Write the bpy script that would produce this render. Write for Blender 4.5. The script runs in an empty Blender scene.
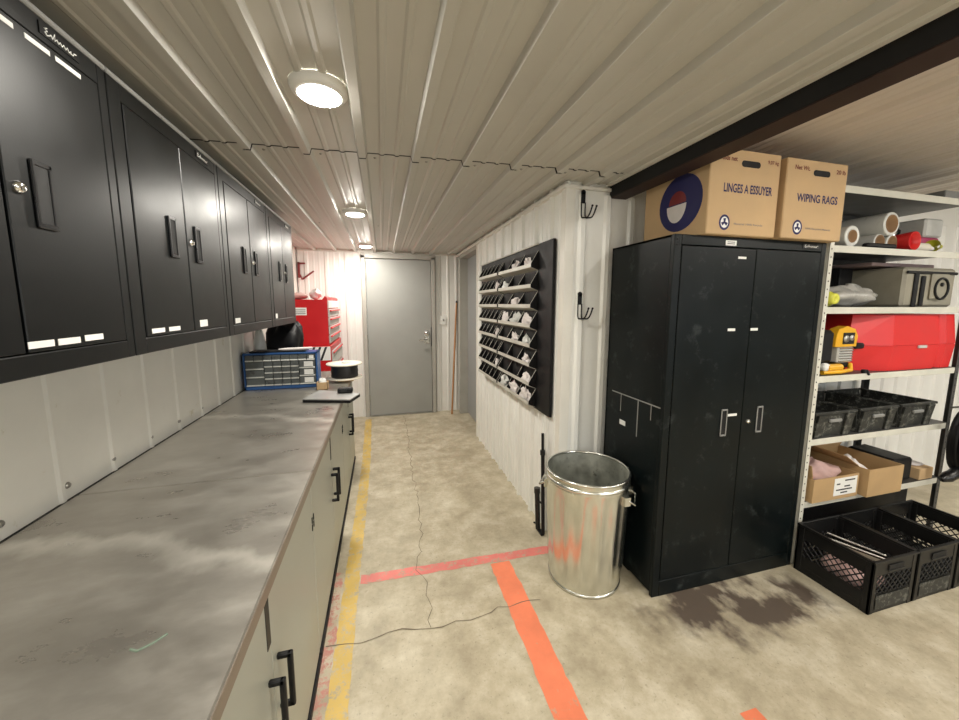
import bpy, math, random
from mathutils import Vector, Matrix
from math import sin, cos, pi, radians as R
rnd = random.Random(7)
scn = bpy.context.scene
COL = scn.collection

# ------------------------------------------------------------------ materials
def new_mat(name):
    m = bpy.data.materials.new(name); m.use_nodes = True
    nt = m.node_tree
    return m, nt, nt.nodes['Principled BSDF']
def node(nt, typ, **kw):
    n = nt.nodes.new(typ)
    for k, v in kw.items():
        if k in n.inputs: n.inputs[k].default_value = v
        else: setattr(n, k, v)
    return n
def ramp(nt, fac, stops):
    r = nt.nodes.new('ShaderNodeValToRGB')
    while len(r.color_ramp.elements) > 1: r.color_ramp.elements.remove(r.color_ramp.elements[-1])
    for i, (p, c) in enumerate(stops):
        e = r.color_ramp.elements[0] if i == 0 else r.color_ramp.elements.new(p)
        e.position = p; e.color = (c, c, c, 1) if isinstance(c, (int, float)) else (*c, 1)
    nt.links.new(fac, r.inputs['Fac']); return r.outputs['Color']
def mixc(nt, fac, a, b):
    n = nt.nodes.new('ShaderNodeMix'); n.data_type = 'RGBA'
    for s, v in ((0, fac), (6, a), (7, b)):
        if hasattr(v, 'is_linked'): nt.links.new(v, n.inputs[s])
        else: n.inputs[s].default_value = v if s == 0 else (*v, 1)
    return n.outputs[2]
def noise(nt, scale, detail=4, rough=.55, stretch=None):
    tc = nt.nodes.new('ShaderNodeTexCoord')
    n = node(nt, 'ShaderNodeTexNoise', Scale=scale, Detail=detail, Roughness=rough)
    src = tc.outputs['Object']
    if stretch:
        mp = nt.nodes.new('ShaderNodeMapping'); mp.inputs['Scale'].default_value = stretch
        nt.links.new(src, mp.inputs['Vector']); src = mp.outputs['Vector']
    nt.links.new(src, n.inputs['Vector'])
    return n.outputs['Fac']
def bump(nt, b, h, strength=.2, dist=.002):
    bn = node(nt, 'ShaderNodeBump', Strength=strength, Distance=dist)
    nt.links.new(h, bn.inputs['Height']); nt.links.new(bn.outputs['Normal'], b.inputs['Normal'])
def plain(name, col, rough=.5, metal=0., var=.12, scale=9., bmp=0., spec=.5, bscale=200, stretch=None, wear=None, wear_at=.62):
    m, nt, b = new_mat(name)
    b.inputs['Roughness'].default_value = rough; b.inputs['Metallic'].default_value = metal
    b.inputs['Specular IOR Level'].default_value = spec
    f = noise(nt, scale, 5, .6, stretch)
    lo = tuple(c * (1 - var) for c in col); hi = tuple(min(1, c * (1 + var)) for c in col)
    c = ramp(nt, f, [(.3, lo), (.7, hi)])
    if wear:
        w = noise(nt, scale * 2.3, 8, .72, stretch)
        k = ramp(nt, w, [(wear_at, 0.), (wear_at + .12, 1.)])
        c = mixc(nt, k, c, wear)
    nt.links.new(c, b.inputs['Base Color'])
    rr = ramp(nt, f, [(.3, max(.02, rough * .85)), (.7, min(1, rough * 1.15))])
    nt.links.new(rr, b.inputs['Roughness'])
    if bmp: bump(nt, b, noise(nt, bscale, 3), bmp)
    return m

M = {}
M['white_wall'] = plain('white_panel_paint', (.86, .86, .825), .34, 0, .05, 2.2, wear=(.62, .57, .42), wear_at=.66)
M['left_wall'] = plain('white_backsplash_paint', (.84, .83, .77), .42, 0, .05, 3, wear=(.55, .50, .34), wear_at=.63)
M['ceiling'] = plain('cream_ceiling_steel', (.56, .55, .505), .45, 0, .05, 1.5)
M['bay_ceiling'] = plain('bay_ceiling_steel', (.66, .60, .54), .45, 0, .06, 2)
M['trim'] = plain('white_trim', (.78, .76, .70), .35, 0, .05, 4)
M['beam'] = plain('dark_beam_paint', (.010, .010, .010), .6, 0, .25, 5, spec=.2)
M['beam_under'] = plain('maroon_primer', (.04, .024, .020), .6, 0, .4, 6, spec=.2)
M['black'] = plain('black_powder_coat', (.003, .0038, .0042), .37, 0, .25, 3, .05, .42)
M['black_rail'] = plain('black_rail_paint', (.006, .007, .007), .33, 0, .2, 3, .05, .4)
M['tall_black'] = plain('scuffed_black_steel', (.003, .0055, .006), .36, 0, .3, 4, .08, .2, wear=(.030, .036, .036), wear_at=.57)
M['handle_black'] = plain('black_plastic', (.008, .008, .009), .3, 0, .1)
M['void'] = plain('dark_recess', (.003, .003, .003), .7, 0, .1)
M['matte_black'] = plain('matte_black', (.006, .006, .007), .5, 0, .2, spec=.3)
M['crate'] = plain('black_crate_plastic', (.007, .007, .007), .42, 0, .25, 12, spec=.35, wear=(.05, .05, .045), wear_at=.66)
M['tote'] = plain('dark_tote_plastic', (.03, .031, .028), .5, 0, .3, 14, spec=.3, wear=(.17, .17, .15), wear_at=.52)
M['base_paint'] = plain('greenish_grey_paint', (.44, .455, .40), .42, 0, .05, 4, wear=(.38, .36, .28), wear_at=.66)
M['edge'] = plain('worn_edge_strip', (.24, .195, .155), .4, .3, .15, 8)
M['chrome'] = plain('chrome', (.8, .8, .78), .15, 1, .04)
M['galv'] = plain('galvanised_steel', (.72, .73, .68), .24, 1, .12, 16, .05, stretch=(1, 1, .35))
M['galv_in'] = plain('stained_galvanised_inside', (.50, .51, .46), .5, .9, .3, 11, wear=(.16, .15, .12), wear_at=.6)
M['door_grey'] = plain('grey_steel_door', (.34, .345, .325), .38, 0, .05, 2.5, wear=(.34, .31, .26), wear_at=.68)
M['frame_grey'] = plain('grey_door_frame', (.42, .41, .37), .4, 0, .08, 5)
M['side_door'] = plain('blue_grey_door', (.33, .34, .34), .4, 0, .06, 4)
M['rack'] = plain('cream_rack_paint', (.66, .65, .57), .42, 0, .08, 8, wear=(.36, .33, .26), wear_at=.63)
M['rack_dark'] = plain('shaded_post_dark_deck', (.07, .07, .068), .45, .2, .2, 8)
M['card'] = plain('cardboard', (.58, .40, .22), .85, 0, .06, 5)
M['card_in'] = plain('cardboard_inside', (.42, .28, .15), .9, 0, .08, 5)
M['card2'] = plain('corrugated_cardboard', (.47, .31, .15), .85, 0, .08, 6)
M['navy'] = plain('navy_print', (.018, .018, .10), .7)
M['red_print'] = plain('dark_red_print', (.16, .025, .02), .7)
M['pale_print'] = plain('grey_print', (.30, .25, .22), .8)
M['label'] = plain('white_label', (.85, .85, .82), .5, 0, .03)
M['ink'] = plain('black_ink', (.02, .02, .02), .7)
M['red'] = plain('red_paint', (.55, .008, .012), .4, 0, .07, 4)
M['red_pl'] = plain('red_plastic', (.68, .025, .025), .38, 0, .06, 5)
M['red_dull'] = plain('dull_red', (.20, .02, .022), .5, 0, .15)
M['yellow'] = plain('yellow_plastic', (.80, .42, .02), .35, 0, .05)
M['lime'] = plain('yellow_green', (.70, .70, .08), .4, 0, .05)
M['pink'] = plain('magenta_plastic', (.42, .03, .12), .4, 0, .1)
M['blue'] = plain('blue_plastic', (.03, .10, .28), .35, 0, .1, 6)
M['drawer'] = plain('smoky_drawer_plastic', (.10, .11, .11), .3, 0, .15, 12)
M['clear'] = plain('clear_lip_plastic', (.62, .63, .60), .3, 0, .08, 12)
M['tray'] = plain('grey_tray_steel', (.58, .56, .50), .38, .1, .10, 8)
M['tan'] = plain('tan_case_plastic', (.30, .28, .22), .5, 0, .1)
M['grey'] = plain('mid_grey_plastic', (.25, .25, .24), .5, 0, .1)
M['lgrey'] = plain('light_grey_plastic', (.55, .55, .52), .5, 0, .1)
M['film'] = plain('white_film_roll', (.72, .73, .70), .3, 0, .05)
M['tube'] = plain('cardboard_tube', (.30, .18, .09), .85, 0, .1)
M['wood'] = plain('varnished_wood', (.45, .22, .09), .45, 0, .12, 6, stretch=(6, 6, .6))
M['spool'] = plain('pale_flange', (.76, .71, .60), .6, 0, .05)
M['wire'] = plain('black_wire', (.01, .01, .01), .4, 0, .2, 60)
M['crumple'] = plain('grey_film_bag', (.42, .41, .38), .28, 0, .2, 9, .6, .6, 22)
M['paper'] = plain('crumpled_paper', (.75, .70, .68), .6, 0, .08, 12)
M['rag'] = plain('pinkish_rag', (.60, .40, .37), .8, 0, .15, 12)
M['pink_grey'] = plain('pinkish_board', (.30, .22, .22), .7)
M['green_chalk'] = plain('faded_green_chalk', (.15, .20, .15), .8)
M['bay_wall'] = plain('grey_bay_wall', (.28, .28, .27), .6)
M['dark_notch'] = plain('dark_notch', (.05, .045, .035), .7)
M['slate'] = plain('dark_laptop_top', (.34, .34, .33), .35, .2, .1)
M['steel'] = plain('plain_steel', (.42, .41, .38), .35, .9, .15)

def emissive(name, col, s):
    m, nt, b = new_mat(name)
    b.inputs['Base Color'].default_value = (.9, .9, .9, 1)
    b.inputs['Emission Color'].default_value = (*col, 1); b.inputs['Emission Strength'].default_value = s
    return m

def concrete(name, paint=None, cover=.47):
    """Concrete floor; with paint, worn paint over the same concrete."""
    m, nt, b = new_mat(name)
    big = noise(nt, 1.1, 6, .62); mid = noise(nt, 5.5, 8, .7); fine = noise(nt, 60, 6, .75)
    c = ramp(nt, big, [(.30, (.30, .25, .165)), (.5, (.46, .40, .28)), (.70, (.64, .585, .45))])
    c2 = ramp(nt, mid, [(.34, (.26, .22, .15)), (.5, (.48, .425, .31)), (.68, (.76, .71, .585))])
    c = mixc(nt, .5, c, c2)
    k = ramp(nt, fine, [(.33, .6), (.43, 0.)])
    c = mixc(nt, k, c, (.22, .19, .14))
    if not paint:
        # oily damp patch in front of the tall cabinet
        tc = nt.nodes.new('ShaderNodeTexCoord')
        mp = nt.nodes.new('ShaderNodeMapping'); mp.vector_type = 'TEXTURE'
        mp.inputs['Location'].default_value = (1.70, 1.29, 0); mp.inputs['Rotation'].default_value = (0, 0, R(-6))
        mp.inputs['Scale'].default_value = (.58, .24, 1)
        nt.links.new(tc.outputs['Object'], mp.inputs['Vector'])
        ln = node(nt, 'ShaderNodeVectorMath', operation='LENGTH'); nt.links.new(mp.outputs['Vector'], ln.inputs[0])
        ns = noise(nt, 3.0, 6, .6, (1.2, .9, 1))
        ad = node(nt, 'ShaderNodeMath', operation='MULTIPLY_ADD'); ad.inputs[1].default_value = 1.7
        nt.links.new(ns, ad.inputs[0]); nt.links.new(ln.outputs['Value'], ad.inputs[2])
        dv = node(nt, 'ShaderNodeMath', operation='MULTIPLY'); dv.inputs[1].default_value = .4
        nt.links.new(ad.outputs[0], dv.inputs[0])
        st = ramp(nt, dv.outputs[0], [(.58, 1.), (.70, 0.)])
        brk = noise(nt, 6, 5, .55, (1.3, .8, 1)); bk = ramp(nt, brk, [(.38, .2), (.50, 1.)])
        mu = node(nt, 'ShaderNodeMath', operation='MULTIPLY'); nt.links.new(st, mu.inputs[0]); nt.links.new(bk, mu.inputs[1]); st = mu.outputs[0]
        c = mixc(nt, st, c, (.11, .085, .066))
        rr = ramp(nt, mid, [(.3, .42), (.7, .62)])
        rr = mixc(nt, st, rr, (.30, .30, .30))
        nt.links.new(rr, b.inputs['Roughness'])
    else:
        w = noise(nt, 22, 10, .80)
        k = ramp(nt, w, [(cover - .09, 0.), (cover, 1.)])
        w2 = noise(nt, 4, 5, .6)
        pc = ramp(nt, w2, [(.3, tuple(x * .82 for x in paint)), (.7, tuple(min(1, x * 1.1) for x in paint))])
        c = mixc(nt, k, c, pc)
        b.inputs['Roughness'].default_value = .5
    nt.links.new(c, b.inputs['Base Color'])
    bump(nt, b, mid, .25, .004)
    return m
M['floor'] = concrete('worn_concrete')
M['yellow_line'] = concrete('worn_yellow_floor_paint', (.62, .43, .11), .495)
M['red_line'] = concrete('worn_red_floor_paint', (.74, .21, .18), .48)
M['orange_line'] = concrete('orange_floor_paint', (.80, .22, .11), .41)
M['red_faint'] = concrete('faded_red_floor_paint', (.48, .20, .16), .55)
M['crack'] = plain('floor_crack_shadow', (.17, .14, .10), .9)

def counter_mat():
    m, nt, b = new_mat('stained_steel_top')
    big = noise(nt, 1.6, 5, .6); sm = noise(nt, 5, 9, .62, (1, 2.0, 1)); fn = noise(nt, 30, 6, .6, (1, 3, 1))
    c = ramp(nt, sm, [(.25, (.19, .172, .145)), (.5, (.30, .282, .245)), (.72, (.44, .42, .375)), (.85, (.56, .53, .47))])
    c2 = ramp(nt, big, [(.30, (.22, .20, .17)), (.7, (.42, .40, .36))])
    c = mixc(nt, .45, c, c2)
    tc = nt.nodes.new('ShaderNodeTexCoord'); sx = nt.nodes.new('ShaderNodeSeparateXYZ'); nt.links.new(tc.outputs['Object'], sx.inputs[0])
    wv = noise(nt, 3.2, 6, .62, (1, .6, 1))
    md = node(nt, 'ShaderNodeMath', operation='MULTIPLY_ADD'); md.inputs[1].default_value = .30; nt.links.new(wv, md.inputs[0]); sl = node(nt, 'ShaderNodeMath', operation='MULTIPLY_ADD'); sl.inputs[1].default_value = .4; nt.links.new(sx.outputs['X'], sl.inputs[0]); nt.links.new(sx.outputs['Y'], sl.inputs[2]); nt.links.new(sl.outputs[0], md.inputs[2])
    off = ramp(nt, md.outputs[0], [(.72, 0.), (.775, .40), (.785, .40), (.82, .0)])
    c = mixc(nt, off, c, (.70, .67, .60))
    k = ramp(nt, fn, [(.60, 0.), (.85, .12)])
    c = mixc(nt, k, c, (.62, .58, .5))
    nt.links.new(c, b.inputs['Base Color'])
    b.inputs['Metallic'].default_value = .6
    rr = ramp(nt, sm, [(.3, .24), (.7, .42)]); nt.links.new(rr, b.inputs['Roughness'])
    bump(nt, b, sm, .05, .002)
    return m
M['counter'] = counter_mat()

# ------------------------------------------------------------------ mesh helpers
class MB:
    def __init__(s): s.v = []; s.f = []; s.mi = []; s.sm = []; s.cur = 0
    def add(s, vs, fs, smooth=False):
        o = len(s.v); s.v += [Vector(x) for x in vs]
        for f in fs: s.f.append([o + i for i in f]); s.mi.append(s.cur); s.sm.append(smooth)
        return s
    def box(s, a, b, bev=0.):
        x0, y0, z0 = (min(a[i], b[i]) for i in range(3)); x1, y1, z1 = (max(a[i], b[i]) for i in range(3))
        e = min(bev, (x1 - x0) * .45, (y1 - y0) * .45, (z1 - z0) * .45)
        if e <= 0:
            vs = [(x, y, z) for z in (z0, z1) for y in (y0, y1) for x in (x0, x1)]
            return s.add(vs, [(0, 2, 3, 1), (4, 5, 7, 6), (0, 1, 5, 4), (2, 6, 7, 3), (0, 4, 6, 2), (1, 3, 7, 5)])
        # chamfered box: 24 verts
        c = [(x0, x1), (y0, y1), (z0, z1)]; vs = []; idx = {}
        for sx in (0, 1):
            for sy in (0, 1):
                for sz in (0, 1):
                    S = (sx, sy, sz)
                    for ax in range(3):
                        p = []
                        for k in range(3):
                            v = c[k][S[k]]
                            if k != ax: v += e if S[k] == 0 else -e
                            p.append(v)
                        idx[S, ax] = len(vs); vs.append(tuple(p))
        fs = []
        for ax in range(3):
            u, w = (ax + 1) % 3, (ax + 2) % 3
            for sd in (0, 1):
                q = []
                for (a_, b_) in ((0, 0), (1, 0), (1, 1), (0, 1)):
                    S = [0, 0, 0]; S[ax] = sd; S[u] = a_; S[w] = b_; q.append(idx[tuple(S), ax])
                fs.append(q if sd else q[::-1])
        for ax in range(3):   # edges parallel to ax
            u, w = (ax + 1) % 3, (ax + 2) % 3
            for a_ in (0, 1):
                for b_ in (0, 1):
                    S0 = [0, 0, 0]; S0[u] = a_; S0[w] = b_; S1 = list(S0); S1[ax] = 1
                    S0, S1 = tuple(S0), tuple(S1)
                    q = [idx[S0, u], idx[S1, u], idx[S1, w], idx[S0, w]]
                    fs.append(q if a_ == b_ else q[::-1])
        for S in [(x, y, z) for x in (0, 1) for y in (0, 1) for z in (0, 1)]:
            q = [idx[S, 0], idx[S, 1], idx[S, 2]]
            fs.append(q if sum(S) % 2 else q[::-1])
        return s.add(vs, fs)
    def quad(s, a, b, c, d): return s.add([a, b, c, d], [(0, 1, 2, 3)])
    def prism(s, poly, vec):
        n = len(poly); vec = Vector(vec); p = [Vector(q) for q in poly]
        vs = p + [q + vec for q in p]
        fs = [tuple(range(n))[::-1], tuple(range(n, 2 * n))] + [(i, (i + 1) % n, n + (i + 1) % n, n + i) for i in range(n)]
        return s.add(vs, fs)
    def tube(s, pts, r, n=10, caps=True, smooth=True):
        pts = [Vector(p) for p in pts]; rs = r if isinstance(r, (list, tuple)) else [r] * len(pts)
        rings = []; prev = None
        for i, p in enumerate(pts):
            if i == 0: d = pts[1] - pts[0]
            elif i == len(pts) - 1: d = pts[-1] - pts[-2]
            else: d = (pts[i + 1] - pts[i]).normalized() + (pts[i] - pts[i - 1]).normalized()
            d = d.normalized() if d.length > 1e-9 else prev[0]
            if prev is None:
                a = Vector((0, 0, 1)) if abs(d.z) < .9 else Vector((1, 0, 0)); u = d.cross(a).normalized()
            else:
                u = prev[1] - d * prev[1].dot(d); u = u.normalized()
            w = d.cross(u); prev = (d, u)
            rings.append([p + (u * cos(2 * pi * k / n) + w * sin(2 * pi * k / n)) * rs[i] for k in range(n)])
        vs = [v for ring in rings for v in ring]; fs = []
        for i in range(len(pts) - 1):
            for k in range(n):
                fs.append((i * n + k, i * n + (k + 1) % n, (i + 1) * n + (k + 1) % n, (i + 1) * n + k))
        s.add(vs, fs, smooth)
        if caps: s.add(rings[0], [tuple(range(n))[::-1]]); s.add(rings[-1], [tuple(range(n))])
        return s
    def lathe(s, prof, c=(0, 0, 0), axis='z', n=32, smooth=True, closed=False):
        c = Vector(c); vs = []
        for r, h in prof:
            for k in range(n):
                a = 2 * pi * k / n
                p = {'z': (r * cos(a), r * sin(a), h), 'y': (r * sin(a), h, r * cos(a)), 'x': (h, r * cos(a), r * sin(a))}[axis]
                vs.append(c + Vector(p))
        m = len(prof); fs = []
        for i in range(m if closed else m - 1):
            j = (i + 1) % m
            for k in range(n): fs.append((i * n + k, i * n + (k + 1) % n, j * n + (k + 1) % n, j * n + k))
        return s.add(vs, fs, smooth)
    def disc(s, c, r, axis='z', n=24, ry=None):
        c = Vector(c); vs = []
        for k in range(n):
            a = 2 * pi * k / n; x, y = r * cos(a), (ry or r) * sin(a)
            vs.append(c + Vector({'z': (x, y, 0), 'y': (x, 0, y), 'x': (0, x, y)}[axis]))
        return s.add(vs, [tuple(range(n))])
    def blob(s, c, rad, n=24, m=14, amp=.2, seed=1, smooth=True):
        """crumpled closed lump sitting on z = c.z"""
        r = random.Random(seed); ph = [(r.uniform(0, 6), r.uniform(0, 6), r.randint(1, 6), r.randint(1, 6), r.uniform(.3, 1)) for _ in range(9)]
        vs = []
        for i in range(m + 1):
            t = pi * i / m
            for k in range(n):
                a = 2 * pi * k / n
                g = 1 + amp * sum(w * sin(p + q1 * a) * sin(q + q2 * t) for p, q, q1, q2, w in ph) / 3
                x, y, z = rad[0] * sin(t) * cos(a) * g, rad[1] * sin(t) * sin(a) * g, rad[2] * (cos(t) * (g if t < pi * .6 else 1) + 1)
                vs.append(Vector(c) + Vector((x, y, max(z, 0))))
        fs = [(i * n + k, (i + 1) * n + k, (i + 1) * n + (k + 1) % n, i * n + (k + 1) % n) for i in range(m) for k in range(n)]
        return s.add(vs, fs, smooth)
    def build(s, name, mats, parent=None, label=None, smooth_angle=True):
        root = parent
        while root is not None and root.parent is not None: root = root.parent
        off = root.location if root is not None else Vector((0, 0, 0))
        me = bpy.data.meshes.new(name); me.from_pydata([tuple(v - off) for v in s.v], [], s.f)
        for m in (mats if isinstance(mats, (list, tuple)) else [mats]): me.materials.append(M[m] if isinstance(m, str) else m)
        for p, i, sm in zip(me.polygons, s.mi, s.sm): p.material_index = i; p.use_smooth = sm
        me.update(); me.validate()
        o = bpy.data.objects.new(name, me); COL.objects.link(o)
        if parent is not None: o.parent = parent
        if label: o['label'] = label
        return o
def tag(o, label, cat, group=None, kind=None):
    o['label'] = label
    o['category'] = cat
    if group: o['group'] = group
    if kind: o['kind'] = kind
    return o
def thing(name, loc, label, cat, group=None):
    o = bpy.data.objects.new(name, None); o.empty_display_size = .05; o.location = loc; COL.objects.link(o)
    return tag(o, label, cat, group)
def struct(mb, name, mats, label=None, parent=None):
    o = mb.build(name, mats, parent); o['kind'] = 'structure'
    if label: o['label'] = label; o['category'] = name.split('_')[0]
    return o
def copy_tree(o, parent=None):
    c = o.copy(); COL.objects.link(c)
    if parent is not None: c.parent = parent; c.matrix_parent_inverse = o.matrix_parent_inverse.copy()
    for ch in list(o.children): copy_tree(ch, c)
    return c
def box(a, b, bev=0.): return MB().box(a, b, bev)
def lettering(txt, org, u, v, w, h, mat, parent, name='lettering', lift=.0008, bold=.022):
    """flat text laid in the plane (u right, v up) at org (lower left corner), fitted to w x h"""
    cu = bpy.data.curves.new('lettering_font', 'FONT'); cu.body = txt; cu.resolution_u = 3; cu.offset = bold
    ob = bpy.data.objects.new('lettering_tmp', cu); COL.objects.link(ob); bpy.context.view_layer.update()
    me = bpy.data.meshes.new_from_object(ob.evaluated_get(bpy.context.evaluated_depsgraph_get()))
    bpy.data.objects.remove(ob); bpy.data.curves.remove(cu)
    xs = [q.co.x for q in me.vertices]; ys = [q.co.y for q in me.vertices]
    x0, x1, y0, y1 = min(xs), max(xs), min(ys), max(ys); u, v = Vector(u), Vector(v); n = u.cross(v)
    mb = MB()
    vs = [Vector(org) + u * ((q.co.x - x0) / (x1 - x0) * w) + v * ((q.co.y - y0) / (y1 - y0) * h) + n * lift for q in me.vertices]
    mb.add(vs, [tuple(p.vertices) for p in me.polygons]); bpy.data.meshes.remove(me)
    return mb.build(name, mat, parent)

def script_mark(org, u, w, h, parent):
    """illegible handwritten-style wordmark: a tall initial, then small joined arches"""
    P = [(.10, .95), (.02, .75), (.10, .55), (.02, .3), (.08, .02), (.16, .25), (.20, .5), (.24, .1), (.32, .98), (.31, .1), (.38, .5), (.42, .1), (.48, .5), (.53, .1), (.59, .55), (.64, .1), (.70, .55), (.75, .1), (.82, .5), (.80, .15), (.88, .1), (.92, .5), (1, .55)]
    o, u = Vector(org), Vector(u); z = Vector((0, 0, 1))
    return MB().tube([o + u * (a * w) + z * (b * h) for a, b in P], .0014, 5).build('wordmark', 'label', parent)

def corrugated(mb, P0, U, V, N, ul, vl, pitch, off, h, wb, wt, minor=.0025, back=.04, slant=0.):
    """ribbed sheet: profile along U, extruded along V, ribs stand out along N; with a flat backing"""
    P0, U, V, N = (Vector(x) for x in (P0, U, V, N)); prof = [(0., 0.)]; k = math.floor(-off / pitch) - 1
    while True:
        c = off + k * pitch; k += 1
        if c - pitch > ul: break
        pts = [(c - wb / 2, 0), (c - wt / 2, h), (c + wt / 2, h), (c + wb / 2, 0)]
        if minor:
            for q in (.36, .64):
                d = c + pitch * q; pts += [(d - .013, 0), (d - .006, minor), (d + .006, minor), (d + .013, 0)]
        for x, y in pts:
            if prof[-1][0] + 1e-4 < x < ul: prof.append((x, y))
    prof.append((ul, 0.))
    n = len(prof); vs = []; fs = []
    for x, y in prof: vs.append(P0 + U * x + N * y + V * (slant * x))
    for x, y in prof: vs.append(P0 + U * x + N * y + V * (vl[0] if isinstance(vl, tuple) else vl) + V * (vl[1] * x if isinstance(vl, tuple) else 0))
    flip = U.cross(V).dot(N) < 0
    for i in range(n - 1):
        q = (i, i + 1, n + i + 1, n + i); fs.append(q[::-1] if flip else q)
    mb.add(vs, fs)
    return mb

# ------------------------------------------------------------------ the room
XR = 1.018; YB = 4.99; YE = 1.925; ZC = 2.184; ZB = 2.32; XL = -.99
o = struct(box((-1.1, -3, -.05), (6, 5.1, 0)), 'floor', 'floor')
mb = MB(); corrugated(mb, (XL - .012, .25, 0), (0, 1, 0), (0, 0, 1), (1, 0, 0), 4.74, 2.25, .235, 1.40 - .25 - .235 * 4, .006, .030, .012, 0)
mb.box((-1.06, -3, 0), (XL - .0125, YB + .1, 2.4)); struct(mb, 'wall_left', 'left_wall')
for i, y in enumerate((.97, 1.206, 1.424, 1.633, 1.87, 2.10, 2.34)):
    MB().lathe([(0, .007), (.007, .006), (.011, .001), (.011, 0)], (XL - .012, y, .915), 'x', 10).build('screw', 'steel', bpy.data.objects['wall_left'])
mb = MB(); corrugated(mb, (-.99, YB, 0), (1, 0, 0), (0, 0, 1), (0, -1, 0), .745, 2.19, .235, .10, .012, .06, .03)
corrugated(mb, (.715, YB, 0), (1, 0, 0), (0, 0, 1), (0, -1, 0), .42, 2.19, .115, .05, .008, .04, .02, 0)
mb.box((-1.06, YB + .03, 0), (1.3, YB + .1, 2.4)); mb.box((-.245, YB + .002, 2.13), (.715, YB + .04, 2.2)); struct(mb, 'wall_back', 'white_wall')
# partition along the corridor and its end face
mb = MB(); corrugated(mb, (XR, YE, 0), (0, 1, 0), (0, 0, 1), (-1, 0, 0), 3.90 - YE, 2.19, .235, .17, .022, .030, .022, .006)
mb.box((XR + .001, YE + .02, 0), (XR + .09, 3.90, 2.25)); mb.box((XR + .001, 3.90, 2.17), (XR + .09, YB, 2.25)); struct(mb, 'wall_right', 'white_wall')
mb = MB(); corrugated(mb, (XR, YE, 0), (1, 0, 0), (0, 0, 1), (0, -1, 0), 4.9, 2.12, .16, .10, .014, .05, .025, 0)
mb.box((XR + .001, YE + .001, 0), (6, YE + .08, 2.34)); struct(mb, 'wall_alcove', 'white_wall')
struct(box((-1.1, -3.1, 0), (6, -3, 2.5)), 'wall_rear', 'bay_wall')
struct(box((5.9, -3, 0), (6, 2, 2.5)), 'wall_far', 'bay_wall')
M['fill_glow'] = emissive('fill_glow_pane', (.86, .93, 1.), 3.)  # glow for two added panels, soft fill from behind the camera
for i, (x0, x1) in enumerate(((1.4, 3.0), (3.4, 5.0))):
    w_ = struct(box((x0, -2.998, .95), (x1, -2.985, 2.05)), 'window_%d' % (i + 1), M['fill_glow'], 'added glowing fill panel on the rear wall of the shop')
    struct(box((x0 - .05, -2.999, .90), (x1 + .05, -2.975, .95)).box((x0 - .05, -2.999, 2.05), (x1 + .05, -2.975, 2.10)).box((x0 - .05, -2.999, .95), (x0, -2.975, 2.05)).box((x1, -2.999, .95), (x1 + .05, -2.975, 2.05)), 'window_frame', 'trim', parent=w_)
# ceilings: two sheets meeting at a slanted open seam, and the higher bay ceiling
SE = -.066
mb = MB(); corrugated(mb, (-1.0, -3, ZC), (1, 0, 0), (0, 1, 0), (0, 0, -1), 2.285, (4.82 + .0 + .066, SE), .2385, .457, .025, .046, .030, .0045)
struct(mb, 'ceiling', 'ceiling')
mb = MB(); corrugated(mb, (-1.0, 1.832 + .066, ZC), (1, 0, 0), (0, 1, 0), (0, 0, -1), 2.285, 3.10, .2385, .457, .025, .046, .030, .0045, slant=SE)
c2 = struct(mb, 'ceiling.001', 'ceiling')
struct(box((-1.1, -3, ZC + .012), (1.29, 5.1, ZC + .06)), 'ceiling.002', 'void')
mb = MB(); corrugated(mb, (1.39, -3, ZB), (1, 0, 0), (0, 1, 0), (0, 0, -1), 4.6, 4.95, .20, .06, .017, .06, .03, .004)
mb.box((1.29, -3, ZB + .003), (6, 2.0, ZB + .04)); struct(mb, 'ceiling.003', 'bay_ceiling')
cl = bpy.data.objects['ceiling']
for i in range(9):
    x = -.543 + .2385 * i + .055
    for y, p in ((1.875 - .066 * x, c2), (3.42, c2), (.64, cl)):
        if x < 1.15 and (y > 1 or i in (1, 2, 4, 5, 6)) and not (y > 3 and i % 2):
            MB().lathe([(0, -.006), (.004, -.005), (.0075, -.001), (.0075, 0)], (x, y, ZC), 'z', 8).build('screw', 'steel', p)
mb = box((1.285, -3, 2.112), (1.30, YE - .005, 2.31)).box((1.288, -3, 2.112), (1.392, YE - .005, 2.125)).box((1.377, -3, 2.112), (1.392, YE - .005, 2.318))
mb.cur = 1; mb.box((1.289, -3, 2.108), (1.391, YE - .005, 2.112))
b_ = struct(mb, 'ceiling_beam', ['beam', 'beam_under'], 'dark steel beam dropping below the ribbed ceiling above the tall cabinet')
struct(box((1.262, -3, ZC - .012), (1.2845, YE - .004, ZC + .01)), 'trim_1', 'trim')                # strip along the beam
struct(box((XR - .028, YE + .0005, 2.140), (XR + .002, YB - .003, 2.158)), 'trim_2', 'trim')          # along the top of the partition
struct(box((XR - .028, YE - .022, 2.140), (1.284, YE - .0005, 2.158)), 'trim_3', 'trim')
struct(box((XR - .013, YE - .013, 0), (XR + .045, YE - .001, 2.145)).box((XR - .013, YE - .0009, 0), (XR - .001, YE + .04, 2.140)), 'trim_4', 'trim')
struct(box((-.985, YB - .016, 2.150), (1.0, YB - .001, ZC)), 'trim_5', 'trim')
struct(box((XR - .014, 3.885, 0), (XR + .02, 3.912, 2.145)), 'trim_6', 'trim')
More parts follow.
